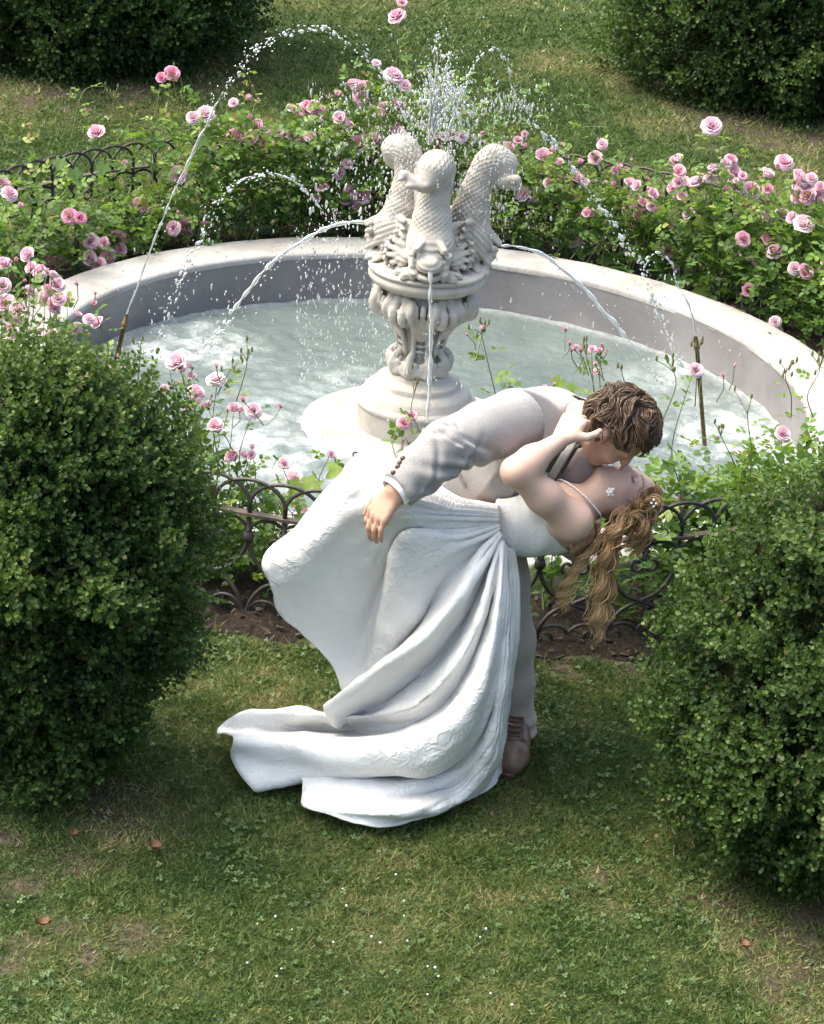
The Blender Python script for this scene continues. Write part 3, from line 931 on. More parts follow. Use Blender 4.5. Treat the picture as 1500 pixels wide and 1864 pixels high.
# ---- dolphins
def make_dolphin():
    f = Field((-.16, -.20, .53), (.32, .20, 1.16), .0036)
    X = lambda r, t, z: A([r, t, z])
    spine = [X(.135, 0, .650), X(.112, 0, .72), X(.094, 0, .80), X(.084, 0, .88), X(.082, 0, .95), X(.090, 0, 1.010), X(.112, 0, 1.045), X(.140, -.008, 1.035), X(.158, -.022, .990), X(.160, -.04, .955)]
    rad = [.074, .078, .066, .054, .046, .049, .053, .052, .034, .022]
    for i in range(len(spine) - 1):
        f.cone(spine[i], spine[i + 1], rad[i], rad[i + 1], .025)
    # head: high forehead, domed snout, parted jaw
    f.ell((.140, 0, .690), (.072, .074, .066), None, .03)
    f.ell((.200, 0, .640), (.056, .050, .044), None, .005)
    f.ell((.192, 0, .588), (.058, .050, .022), None, .005)
    f.chain([A([.205, .062 * math.cos(R(t)), .612 + .074 * math.sin(R(t))]) for t in range(-30, 211, 20)], [.0105] * 13, .004)
    f.ell((.232, 0, .604), (.030, .040, .007), None, .004, 's')
    f.cone((.17, 0, .604), (.27, 0, .600), .009, .009, .003, 's')
    for s in (-1, 1):
        f.cone((.165, .018 * s, .745), (.222, .050 * s, .708), .019, .014, .006)           # brow ridge
        f.ell((.205, .066 * s, .682), (.017, .014, .015), None, .002)                      # eye
        f.cone((.150, .066 * s, .66), (.215, .052 * s, .60), .015, .014, .010)             # lip fold
        for j in range(6):                                                                  # ribbed cheek fin
            an = R(-62 + 26 * j)
            c = A([.112 - .006 * j, .072 * s, .640])
            f.cone(c, c + A([-.012, s * .072 * math.cos(an), .076 * math.sin(an)]), .020, .012, .007)
        f.cone((.165, .045 * s, .580), (.190, .088 * s, .574), .024, .017, .012)
        f.cone((.150, .07 * s, .580), (.150, .112 * s, .576), .020, .014, .010)
        for j in range(4):
            f.cone((.075, .06 * s, .76 - .02 * j), (.03, .118 * s, .77 - .035 * j), .020, .009, .008)
    # tail fluke curling to the side
    for e, r in ((X(.165, -.085, .985), .014), (X(.18, -.095, .965), .014), (X(.19, -.03, .975), .013), (X(.155, -.10, 1.005), .010)):
        f.cone(X(.158, -.04, .965), e, .024, r, .014)
    f.cone(X(.165, -.085, .985), X(.160, -.115, 1.005), .014, .016, .012)
    f.cone(X(.160, -.115, 1.005), X(.175, -.125, .99), .016, .010, .01)
    V, F = f.mesh()
    V = relax(V, F, 1, .4)
    N = vnormals(V, F)
    # scales: overlapping rows along the spine
    S = catmull(A(spine), 8)
    ln = np.concatenate([[0], np.cumsum(np.linalg.norm(np.diff(S, axis=0), axis=1))])
    D = ((V[:, None, ::1] - S[None]) ** 2).sum(2)
    j = D.argmin(1)
    T = normr(np.gradient(S, axis=0))[j]
    q = V - S[j]
    e1 = A([0, 1.0, 0]); e2 = np.cross(T, e1)
    ang = np.arctan2((q * e1).sum(1), (q * e2).sum(1))
    u = (ln[j] + (q * T).sum(1)) / .0115
    w = ang * 9 / np.pi
    lat = np.abs(np.sin(np.pi * (u * .5 + w)) * np.sin(np.pi * (u * .5 - w))) ** .6
    body = np.clip((ln[j] - .075) / .05, 0, 1) * np.clip((ln[-1] - .05 - ln[j]) / .05, 0, 1) * (np.sqrt(D.min(1)) < .10)
    V = V + N * ((lat - .6) * body * .0042)[:, None]
    # fin ribs and crevices
    V = V + N * ((1 - body) * (np.sin(V[:, 2] * 260 + V[:, 0] * 150) * .0016))[:, None] * (V[:, 2:3] < .74)
    V[:, 2] = (V[:, 2] - .562) * .89 + .562
    o = obj('dolphin', V, F, ST)
    COL.objects.unlink(o)
    return o
p_dol = make_dolphin()
for a, lab in ((-88, 'dolphin facing the couple'), (152, 'dolphin facing away to the side'), (24, 'dolphin turned away, tail held apart')):
    o = share('dolphin', p_dol, fount, Matrix.Rotation(R(a), 4, 'Z') @ Matrix.Translation((.0, 0, 0) if a < 0 else (.115, 0, .56)) @ Matrix.Rotation(0 if a < 0 else R(17 if a < 90 else 3), 4, 'Y') @ Matrix.Translation((0, 0, 0) if a < 0 else (-.105, 0, -.56)))
V, F = lathe([(0, 1.0), (.05, .99), (.07, .94), (.06, .8), (.08, .56)], 20)
V += (fbm(V, 20, 5)[:, None] - .5) * .03
obj('core_stone', V, F, ST, fount)
V, F = tube([(0, 0, .97), (0, 0, 1.06)], .012, 8)
m = NT('brass'); m.p(Base_Color=m.ramp(m.noise(60), [(.3, (.07, .05, .02)), (.7, (.2, .14, .06))]), Roughness=.5, Metallic=.7); MAT['brass'] = m.m
obj('nozzle', V, F, MAT['brass'], fount)

for o in list(fount.children):
    o.matrix_basis = FM @ o.matrix_basis

# ---- spray pipes standing in the pool
def pipe(px0, py0, px1, py1, Y0, label):
    a = at(px0, py0, Y0); b = at(px1, py1, Y0 + .03)
    p = thing('spray_pipe', label, 'pipe', a, 'brass spray pipes')
    d = norm(b - a); L = np.linalg.norm(b - a)
    lo = a - d * (a[2] + .45) / d[2]
    V, F = tube([lo - a, (b - d * .05) - a], .0085, 8); obj('tube', V, F, MAT['brass'], p, loc=Vector(a))
    V, F = tube([b - d * t - a for t in (.055, .050, .035, .03, .02, .014, 0)], [.010, .012, .012, .009, .009, .007, .005], 10); obj('nozzle', V, F, MAT['brass'], p, loc=Vector(a))
    return b
NOZ_L = pipe(215, 640, 231, 572, -.05, 'thin brass spray pipe rising from the foam by the basin wall')
NOZ_R = pipe(1274, 700, 1267, 612, .05, 'thin brass spray pipe half hidden by rose buds')
# small loop of wire left on the plinth
c = at_z(655, 833, -.11)
a = np.linspace(0, 5.6, 22)
P = np.column_stack([.028 * np.cos(a), .020 * np.sin(a), .012 + .004 * np.sin(3 * a)])
P = np.concatenate([P, P[-1:] + A([[.02, .02, .0]])])
tag(obj('wire_loop', *tube(P, .0028, 6), MAT['iron'], loc=Vector(c)), 'small dark loop of wire lying on the fountain plinth', 'wire loop')
# ------------------------------------------------------------------ water jets and drops
m = NT('jet_water')
m.p(Base_Color=(0.95, 0.97, 0.98), Roughness=0.03, IOR=1.33, Transmission_Weight=0.66, Specular_IOR_Level=0.6)
MAT['jet'] = m.m
wr = np.random.default_rng(5)
DV, DF = lathe([(0.001, 1.0), (.8, .45), (.8, -.45), (0.001, -1.0)], 5)
DROPS = []       # (position, radius, direction, stretch)

def jet(label, ctrl, r0, r1, solid=1.0, spray=1.0, drops=60, spread=0.02, into=None):
    """ctrl: world points of the flight path; solid: share of the path that is an unbroken cord before it breaks into drops"""
    P = catmull(A(ctrl), 14)
    seg = np.linalg.norm(np.diff(P, axis=0), axis=1)
    s = np.concatenate([[0], np.cumsum(seg)]); L = s[-1]
    n = int(L / .008)
    t = np.linspace(0, L, n)
    Q = np.column_stack([np.interp(t, s, P[:, i]) for i in range(3)])
    u = t / L
    o = wr.uniform(0, 9)
    r = (r0 + (r1 - r0) * u) * (0.55 + .85 * noise3(np.column_stack([t * 34 + o, 0 * t, 0 * t]), 1, 3) + .25 * np.sin(t * 95))
    Q = Q + (np.column_stack([noise3(np.column_stack([t * 16 + o, 0 * t + k, 0 * t]), 1, 5 + k) for k in range(3)]) - .5) * (.004 + .014 * spray * u)[:, None]
    k = int(n * solid)
    jt = into or tag(thing('water_jet', label, 'water jet', ctrl[0], 'water jets of the fountain'))
    if k > 4:
        tail = np.clip((k - np.arange(k)) / 6, .1, 1)
        obj('cord', *tube(Q[:k], r[:k] * tail, 7), MAT['jet'], jt)
    T = normr(np.gradient(Q, axis=0))
    # broken part: elongated beads
    i = k
    pos, rad, dr, stx = [], [], [], []
    while i < n:
        for _ in range(1 + (wr.random() < .5 * spray)):
            pos.append(Q[i] + wr.normal(0, spread * .30 * (.3 + u[i]), 3)); rad.append(r[i] * wr.uniform(.4, .95)); dr.append(T[i]); stx.append(wr.uniform(1.0, 2.4))
        i += wr.integers(1, 3)
    for _ in range(drops):
        j = wr.integers(int(n * .15), n)
        pos.append(Q[j] + wr.normal(0, spread * (.3 + u[j]), 3)); rad.append(wr.uniform(.0013, .0035)); dr.append(T[j]); stx.append(wr.uniform(1, 2))
    if pos:
        fr = frames(A(dr), wr.normal(size=(len(dr), 3)))
        M = np.stack([fr[:, :, 0], -fr[:, :, 2], fr[:, :, 1]], 2) * np.stack([A(rad), A(rad), A(rad) * A(stx)], 1)[:, None, :]
        V, F, _ = scatter(DV, DF, M, A(pos))
        tag(obj('beads', V, F, MAT['jet'], jt), kind='stuff')
    return jt

def path(px, Ys):
    return [at(x, y, Y) for (x, y), Y in zip(px, Ys)]
# 1 tall arc from the left pipe to the top of the dolphins
jet('tall water arc rising from the spray pipe in the foam', [NOZ_L] + path([(268, 470), (310, 365), (370, 238), (430, 130), (480, 82), (545, 52), (600, 60), (655, 92), (700, 150), (740, 215)], [-.06, -.07, -.08, -.09, -.1, -.1, -.1, -.1, -.1, -.1]), .0026, .0075, .50, 1.0, 150, .03)
# 2 arc thrown from the top over to the right
jet('water arc leaping from the dolphin tails, breaking into drops over the roses', path([(808, 262), (830, 200), (855, 135), (880, 98), (903, 88), (925, 118), (945, 195), (1005, 262), (1090, 370), (1160, 480), (1205, 585), (1243, 668)], [-.08, -.05, -.02, .0, .02, .04, .06, .07, .05, .03, 0, -.03]), .0045, .0085, .12, .9, 110, .03)
# 3 weak spray of the right pipe
jet('short weak spray from the spray pipe among the rose buds', [NOZ_R] + path([(1255, 560), (1236, 520), (1222, 480), (1205, 462), (1185, 465), (1168, 490)], [.05, .05, .05, .04, .03, .02]), .0025, .006, .45, .8, 20, .012)
# 4, 5 mouths of the side dolphins
jet('glassy water cord spouting from the dolphin facing the leaning pipe', path([(688, 412), (650, 405), (600, 413), (550, 438), (500, 475), (460, 517), (425, 565), (378, 632)], [.02, .02, .02, .01, 0, -.01, -.02, -.03]), .0058, .0085, .82, .8, 110, .03)
jet('glassy water cord spouting from the dolphin with the outturned tail', path([(912, 449), (935, 449), (985, 462), (1030, 495), (1080, 543), (1120, 590), (1160, 640), (1200, 694)], [.03, .03, .02, .01, 0, -.01, -.02, -.03]), .0045, .0085, .85, .7, 80, .025)
# 6 front mouth
jet('water falling straight down from the dolphin facing the couple', path([(783, 496), (784, 520), (784, 580), (783, 640), (781, 700), (778, 760), (776, 800)], [-.345, -.36, -.37, -.375, -.38, -.38, -.38]), .0062, .0078, .9, .7, 80, .02)
# 7 small arc dropping to the left
jet('broken arc of drops falling through the roses into the foam', path([(600, 400), (560, 350), (520, 322), (475, 318), (430, 335), (385, 385), (355, 450), (325, 510), (300, 575), (281, 640)], [.1, .1, .09, .08, .07, .06, .05, .05, .05, .05]), .005, .0065, .02, 1.0, 130, .035)
# 8 bubbling crown at the top of the fountain
c0 = at(782, 262, -.07)
crown = thing('water_jet', 'bubbling white water crown shooting up between the dolphin tails', 'water jet', c0, 'water jets of the fountain')
for k in range(9):
    a = wr.uniform(0, 6.28); hgt = (.46, .30, .34, .24, .26, .2, .3, .22, .25)[k]; sp = (.01, .05, .08, .1, .06, .12, .05, .09, .13)[k]
    d = A([math.cos(a), math.sin(a) * .6, 0]) * sp
    jet('', [c0, c0 + d * .3 + A([0, 0, hgt * .6]), c0 + d * .6 + A([0, 0, hgt * .95]), c0 + d * 1.0 + A([0, 0, hgt * .9]), c0 + d * 1.7 + A([0, 0, hgt * .25])], .006, .0055, .42, .9, 45, .05, crown)
# free drops: spray round the fountain, rain of drops into the pool
n = 2700
P = []
for i in range(n):
    q = wr.random()
    if q < .34:
        c = A([-.03, -.07, 1.0]) + wr.normal(0, 1, 3) * A([.12, .10, .16])
    elif q < .52:
        c = at(wr.uniform(560, 760), wr.uniform(150, 420), wr.normal(0, .15))
    elif q < .72:
        c = at(wr.uniform(540, 720), wr.uniform(430, 700), wr.normal(-.1, .2))
    elif q < .80:
        c = at(wr.normal(905, 30), wr.normal(340, 70), wr.normal(-.1, .1))
    elif q < .88:
        c = at(wr.normal(930, 45), wr.normal(190, 18), wr.normal(0, .1))
    else:
        a = wr.uniform(0, 6.28); r_ = 1.3 * math.sqrt(wr.random()); c = A([r_ * math.cos(a), r_ * math.sin(a), wr.uniform(-.1, .6)])
    P.append(c)
P = A(P); P = P[(P[:, 2] > Z_WATER)]
n = len(P)
rad = wr.uniform(.0014, .0040, n) * np.where(wr.random(n) < .15, 1.5, 1); st = wr.uniform(1.0, 3.4, n)
tl = normr(np.column_stack([wr.normal(0, .15, n), wr.normal(0, .15, n), np.ones(n)]))
fr = frames(tl, wr.normal(size=(n, 3)))
M = np.stack([fr[:, :, 0], -fr[:, :, 2], fr[:, :, 1]], 2) * np.stack([rad, rad, rad * st], 1)[:, None, :]
V, F, _ = scatter(DV, DF, M, P)
tag(obj('water_drops', V, F, MAT['jet']), 'scattered falling drops of fountain spray', kind='stuff')
# ------------------------------------------------------------------ roses
def petal_material():
    m = NT('rose_petal')
    pale = m.ramp(m.attr('tone'), [(0.0, (0.88, 0.80, 0.81)), (0.5, (0.88, 0.67, 0.75)), (1.0, (0.86, 0.48, 0.62))])
    deep = m.ramp(m.attr('tone'), [(0.0, (0.87, 0.58, 0.68)), (0.5, (0.83, 0.35, 0.51)), (1.0, (0.72, 0.13, 0.28))])
    hue = m.n('ObjectInfo').outputs['Random']
    oc = m.n('ObjectInfo').outputs['Color']
    c = m.mix(oc, pale, deep)
    c = m.mix(0.12, c, m.ramp(m.noise(300, 2), [(.3, G1(.6)), (.7, G1(1))]), 'MULTIPLY')
    m.p(Base_Color=c, Roughness=0.6, Specular_IOR_Level=0.25)
    m.translucent(0.3, c)
    return m.m
MAT['petal'] = petal_material()
rr_ = np.random.default_rng(23)

def petal(b, yaw, tilt, w, h, cup, curl, base_r, tone0, tone1):
    """one cupped petal leaning out by tilt from the flower axis (z)"""
    nu, nv = 5, 5
    U, W = np.meshgrid(np.linspace(0, 1, nu), np.linspace(-1, 1, nv), indexing='ij')
    wid = w * (0.30 + 1.05 * U - .42 * U ** 3) * (1 - .10 * np.cos(W * 5) * U)
    ang = W * wid * cup
    rad_ = 1.0 / cup
    x = rad_ * np.sin(ang)
    inn = rad_ * (1 - np.cos(ang))
    a = tilt * (.35 + .65 * U) + curl * U ** 3
    out = base_r + np.cumsum(np.sin(a), 0) / nu * h
    z = np.cumsum(np.cos(a), 0) / nu * h + rr_.normal(0, .015) * U + .05 * U ** 2 * np.sin(W * 4 + rr_.uniform(0, 6))
    rad = out - inn
    V = np.column_stack([rad.ravel(), x.ravel(), (z - .10 * h * np.abs(W) ** 2.5 * U).ravel()])
    c, s = math.cos(yaw), math.sin(yaw)
    V = np.column_stack([V[:, 0] * c - V[:, 1] * s, V[:, 0] * s + V[:, 1] * c, V[:, 2]])
    t = tone1 + (tone0 - tone1) * U.ravel()
    b.add(V, grid_faces(nu, nv), np.clip(t + rr_.normal(0, .06), 0, 1))

def make_bloom(openness):
    b = Bag()
    k = 0
    for layer, (n, tl, w, h, br) in enumerate(((3, -.25, .30, .62, .03), (4, -.10, .38, .66, .10), (5, .12, .46, .68, .16), (6, .38, .52, .66, .20), (6, .72, .55, .62, .22), (7, 1.05, .56, .58, .22))):
        if layer > 2 + 3 * openness: break
        for i in range(n):
            k += 1
            petal(b, 2 * math.pi * (i + .37 * layer) / n + rr_.normal(0, .12), tl * openness * rr_.uniform(.85, 1.2) + .05, w * rr_.uniform(.9, 1.12), h * rr_.uniform(.9, 1.1), 2.6 - 1.3 * min(1, layer / 5), .35 + .15 * layer * openness, br, .5 - .07 * layer, .8 - .05 * layer)
    o = b.build('bloom', MAT['petal'])
    me = o.data
    sep = []
    V, F = lathe([(0.0, -.16), (.05, -.15), (.11, -.06), (.15, .05), (.06, .12)], 7)
    COL.objects.unlink(o)
    return o
BLOOMS = [make_bloom(x) for x in (1.0, .95, .85, .7, 1.0, .9)]
BUDS = [make_bloom(x) for x in (.12, .25)]

LEAFLET_V = A([[0, 0, 0], [-.36, .34, .07], [-.31, .70, .06], [0, 1.05, -.08], [.31, .70, .06], [.36, .34, .07]], float)
LEAFLET_F = A([[0, 5, 4], [0, 4, 3], [0, 3, 2], [0, 2, 1]])

# photo pixel x, y, diameter, depth of pink (0 pale .. 1.6 deep)
B_BACK = """313 134 24 1.4,175 240 28 .9,375 208 27 .1,325 318 30 .9,331 284 16 .9,227 297 13 .1,6 338 34 .4,18 352 26 .4,37 374 12 .4,127 393 25 1.7,211 377 14 .1,255 375 30 .8,260 400 20 .5,283 405 11 .2,
165 440 30 .3,190 442 20 .5,214 437 28 1.1,163 470 24 .6,195 468 24 .7,218 455 20 .7,315 415 24 .6,338 420 40 .9,372 433 26 .8,305 490 30 .9,278 503 14 .7,425 187 16 .5,453 178 13 .6,454 212 11 1,433 224 17 1.6,429 250 28 1.1,453 250 18 .9,466 230 25 .8,490 240 25 .7,482 268 29 1.2,507 240 18 .7,507 258 20 .7,531 245 16 .3,545 250 17 .5,565 250 20 .3,
558 200 26 .8,583 206 26 1,571 195 22 1.1,630 228 24 .9,615 170 12 .7,650 157 33 .5,671 155 20 .7,657 177 26 .6,653 260 34 .6,613 297 28 .8,583 310 26 .5,570 288 15 .7,617 313 22 .6,603 327 24 .3,585 340 22 .8,632 366 36 1.1,657 357 30 .9,650 375 24 .9,675 375 18 .9,597 392 22 .9,435 390 11 1.2,680 348 11 .8,
685 115 15 .3,717 136 29 .7,701 193 27 .5,696 207 16 1.4,728 183 13 .9,724 228 11 1.4,725 241 20 .6,761 230 13 .9,815 246 30 .6,730 290 22 .7,704 312 20 .9,687 290 18 .5,722 28 26 .9,878 243 11 .8,852 250 11 .9,943 255 16 .7,928 267 18 .7,911 292 33 1.2,943 315 27 .6,953 354 27 .15,
958 265 11 .8,990 284 27 .5,1014 298 25 .4,1006 271 11 .8,1056 294 12 1.2,1049 323 23 1.2,1084 288 25 .6,1096 262 18 .7,1000 334 18 .9,1034 346 22 .7,1016 386 24 .9,1060 398 26 .5,1072 388 24 .8,1044 434 25 .1,1120 311 14 .9,1136 312 13 1.1,1118 334 10 1.3,1148 334 23 .7,1156 360 21 .9,1152 376 21 .9,1166 391 24 1,1188 352 22 .6,1196 382 12 .9,
1228 294 17 .6,1236 312 24 .9,1226 342 20 .9,1242 358 18 .9,1244 330 18 .6,1268 332 27 .2,1220 410 18 .8,1274 388 24 .7,1296 228 28 .4,1300 306 22 .1,1338 314 25 .4,1352 320 14 .8,1342 338 32 .2,1322 342 11 1.1,1398 316 25 .2,1398 344 16 1.3,1428 294 27 .8,1416 303 13 .9,1456 324 31 .4,1466 340 22 .7,1452 358 22 .8,1470 356 25 .9,1486 354 20 .9,
1356 372 25 .9,1374 388 28 .9,1424 392 27 .3,1442 396 19 .6,1464 408 36 .1,1496 368 22 .7,1352 436 26 .8,1364 460 28 .9,1344 456 20 .4,1398 438 26 .9,1412 456 30 .4,1380 476 22 .9,1316 446 15 1.1,1324 506 22 .7,1352 512 17 .9,1376 518 23 .9,1362 528 24 .8,1392 500 22 .7,1466 496 29 .7,1496 492 15 .9,1216 458 23 1,1220 472 18 .9,1408 606 30 .3,1428 608 24 .2"""
B_LEFT = """10 553 30 .3,32 565 28 .3,25 580 18 .9,15 597 15 1.3,27 608 22 .3,43 590 21 .3,55 530 23 .1,57 487 22 .6,72 495 24 .4,97 500 20 .1,103 518 26 .4,88 528 20 .7,80 548 18 .4,97 558 25 .6,122 546 13 .7,72 602 14 .8,92 608 24 .3,110 602 12 .9,138 598 21 .2,143 573 14 .5,170 552 12 .8,162 580 17 .2,177 587 23 .5,50 463 24 .3,7 480 24 .3,5 520 24 .4,213 668 26 .1,217 648 12 .8,
322 658 36 .2,330 667 18 .6,313 668 15 .7,347 667 11 .9,348 683 15 .4,322 697 12 .9,393 690 31 .15,348 708 15 1.1,358 713 25 .4,357 727 17 .8,350 737 15 .9,377 737 19 .4,300 710 17 .4,427 743 23 .3,442 727 11 .8,462 747 26 .3,392 775 27 .5,422 830 24 .7,457 828 15 .5,517 844 19 .3,536 872 27 .1,603 827 14 .8,556 932 16 .7,735 770 21 1.1"""
B_RIGHT = """1048 632 11 .8,1058 636 11 .7,1078 636 15 .6,1092 639 13 .7,1086 676 15 .6,992 706 13 .8,1266 674 26 .3,1316 682 10 .8,1425 790 25 .4,1228 930 36 .7,1350 890 15 .4,878 597 11 .9,1330 900 14 .5,1345 870 12 .5"""
def parse(s): return [tuple(float(v) for v in r.split()) for r in s.replace('\n', '').split(',') if r.strip()]

# plants: base angle (deg, 0 = +x, 90 = away), label hint, stem count, leaf height
def ring(a, r=1.95): return A([r * math.cos(R(a)), r * math.sin(R(a)), .02])
PLANTS = [
    (172, 'rose bush spilling pale blooms over the coping beside the leaning pipe', .42, 300, .28), (152, 'rose bush with one deep pink bloom on a bare black stem', .46, 260, .26), (136, 'rose bush with a row of open blooms resting on the coping', .26, 300, .24),
    (120, 'rose bush crowded with mid pink blooms behind the tall water arc', .62, 620, .30), (106, 'rose bush with drops of spray over dense dark leaves', .62, 720, .30), (93, 'tall rose bush rising behind the dolphin tails', .80, 640, .28),
    (78, 'rose bush with deep pink and white blooms beside the outturned dolphin tail', .44, 340, .26), (64, 'rose bush with loose blooms along the back fence', .42, 300, .26), (50, 'rose bush with broad lobed vine leaves on the coping', .50, 520, .28),
    (36, 'rose bush with one tall bloom above many pale ones', .58, 640, .32), (22, 'rose bush heavy with clustered blooms over the stained coping', .56, 700, .34), (8, 'rose bush drooping pale petals onto the coping', .40, 420, .26),
    (-162, 'rose bush of pale pink blooms above the clipped boxwood', .42, 420, .26), (-140, 'rose bush with white and pink blooms between boxwood and pool', .50, 620, .28), (-122, 'rose bush with glossy leaves behind the front fence arches', .44, 520, .26), (-108, 'low leafy rose bush behind the bride\'s lifted skirt', .36, 380, .22),
    (-90, 'slender rose stem with one pink bloom in front of the pedestal', .40, 60, .14), (-74, 'young rose shoot of small buds rising over the groom\'s back', .50, 160, .2), (-60, 'rose bush of buds and light leaves behind the groom\'s head', .56, 800, .24), (-46, 'leafy rose bush with reddish shoots behind the bride\'s hair', .56, 900, .26), (-30, 'rose bush with a pale bloom beside the clipped boxwood', .45, 420, .26)]
plants = []
for a, lab, h, nl, sp in PLANTS:
    p = thing('rose_bush', lab, 'rose bush', ring(a), 'roses round the basin')
    plants.append(dict(a=a, p=p, h=h, nl=nl, sp=sp, stems=Bag(), L=[], blooms=[]))

def nearest(P, front):
    a = math.degrees(math.atan2(P[1], P[0]))
    best = min((q for q in plants if (q['a'] < 0) == front or True), key=lambda q: abs((q['a'] - a + 180) % 360 - 180))
    return best

def add_leaf_cluster(q, o, d, s, tone, n=5):
    """a compound leaf: leaflets in pairs along a little stalk"""
    d = norm(d)
    side = norm(np.cross(d, A([0, 0, 1]) + rr_.normal(0, .35, 3)))
    up = np.cross(side, d)
    k = 0
    for j in range((n - 1) // 2):
        for sg in (-1, 1):
            f = norm(side * sg * .9 + d * .45 + rr_.normal(0, .14, 3))
            q['L'].append((o + d * s * (.45 + .75 * j), f, up + rr_.normal(0, .25, 3), s * rr_.uniform(.75, 1.05), tone + rr_.normal(0, .06)))
    q['L'].append((o + d * s * (.45 + .75 * ((n - 1) // 2)) - d * s * .3, d + rr_.normal(0, .1, 3), up + rr_.normal(0, .25, 3), s * 1.1, tone + rr_.normal(0, .06)))

def add_stem(q, a, b, r=.0024, leaves=6, droop=0.0, tone=None):
    a, b = A(a, float), A(b, float)
    mid = (a + b) / 2 + rr_.normal(0, .03, 3) + A([0, 0, .05 + droop])
    mid2 = a + (b - a) * .25 + rr_.normal(0, .02, 3) + A([0, 0, .04])
    P = catmull(A([a, mid2, mid, b]), 5)
    q['stems'].add(*tube(P, np.linspace(r * 1.3, r * .5, len(P)), 5, cap=False))
    for _ in range(leaves):
        i = rr_.integers(4, len(P))
        t = i / len(P)
        d = norm(rr_.normal(0, 1, 3) * A([1, 1, .5]) + A([0, 0, .15]) + .3 * norm(b - a))
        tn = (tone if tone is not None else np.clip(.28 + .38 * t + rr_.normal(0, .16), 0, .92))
        add_leaf_cluster(q, P[i] + d * .012, d, rr_.uniform(.020, .032) * (1.1 - .25 * t), tn, rr_.choice([3, 5, 5]))

# blooms
def put_blooms(rows, front, jitter=.16):
    for (px, py, dia, pink) in rows:
        rad = 1.95 + rr_.uniform(-jitter, jitter)
        P = at_R(px, py, rad, front)
        if P is None: continue
        q = nearest(P, front)
        dist = np.linalg.norm(P - CAM)
        s = dia / FOC * dist * 1.0
        q['blooms'].append((P, s, pink, dia < 13.5))
put_blooms(parse(B_BACK), False)
put_blooms(parse(B_LEFT), True)
put_blooms(parse(B_RIGHT), True, .1)
# extra dotted buds
for q in plants:
    for (P, s, pink, bud) in list(q['blooms']):
        if rr_.random() < .45:
            for _ in range(rr_.integers(1, 3)):
                q['blooms'].append((P + rr_.normal(0, .045, 3) + A([0, 0, .02]), .014 * rr_.uniform(.7, 1.2), rr_.uniform(.5, 1.3), True))
for q in plants:
    for (P, s, pink, bud) in list(q['blooms']):
        if not bud and rr_.random() < (.55 if q['a'] > 0 else .3):
            d = A([rr_.normal(0, 1), rr_.normal(0, .4), rr_.normal(0, .8)]); d = norm(d) * s * rr_.uniform(.75, 1.1)
            q['blooms'].append((P + d, s * rr_.uniform(.6, .95), max(0, pink + rr_.normal(-.1, .25)), False))
n_bl = 0
for q in plants:
    base = ring(q['a'])
    p = q['p']
    for (P, s, pink, bud) in q['blooms']:
        n_bl += 1
        src = BUDS[rr_.integers(2)] if bud else BLOOMS[rr_.integers(len(BLOOMS))]
        ax = norm(A([rr_.normal(0, .45), -.55 + rr_.normal(0, .4), .75]))
        if P[2] < .18 and not bud: ax = norm(A([rr_.normal(0, .4), -.7, .35]))
        x = norm(np.cross(ax, rr_.normal(size=3))); y = np.cross(ax, x)
        k = s * (1.2 if bud else 1.0) * rr_.uniform(.92, 1.08)
        Mw = Matrix([[x[0] * k, y[0] * k, ax[0] * k, P[0]], [x[1] * k, y[1] * k, ax[1] * k, P[1]], [x[2] * k, y[2] * k, ax[2] * k, P[2]], [0, 0, 0, 1]])
        Mw = Mw @ Matrix.Translation((0, 0, -.35))
        o = share('bud' if bud else 'bloom', src, p, Mw)
        v = min(1.0, max(0.0, pink / 1.6 + rr_.normal(0, .05)))
        o.color = (v, v, v, 1)
        # calyx and stem
        b0 = P - ax * k * .45
        q['stems'].add(*tube([P - ax * k * .52, P - ax * k * .44, P - ax * k * .30], A([.06, .17, .12]) * k * (1.5 if bud else 1), 6))
        foot_ = base + A([rr_.normal(0, .10), rr_.normal(0, .06), 0]); foot_[2] = max(.02, min(P[2] - .06, rr_.uniform(.05, .3)))
        t_ = np.arctan2(foot_[1], foot_[0]) * .45 + np.arctan2(P[1], P[0]) * .55 if abs(P[0]) > .01 else math.pi / 2
        if bud and s < .02:
            a0 = P + A([rr_.normal(0, .03), rr_.normal(0, .03), -rr_.uniform(.05, .1)])
            q['stems'].add(*tube([a0, (a0 + b0) / 2 + rr_.normal(0, .006, 3), b0], .0016, 4, cap=False))
        else:
            Pa = P * A([1, 1, 0]); Pa = Pa / np.linalg.norm(Pa) * 1.95
            foot2 = Pa * .65 + base * .35; foot2[2] = max(.02, P[2] * rr_.uniform(.15, .5))
            add_stem(q, foot2, b0, .0023, leaves=rr_.integers(4, 8))
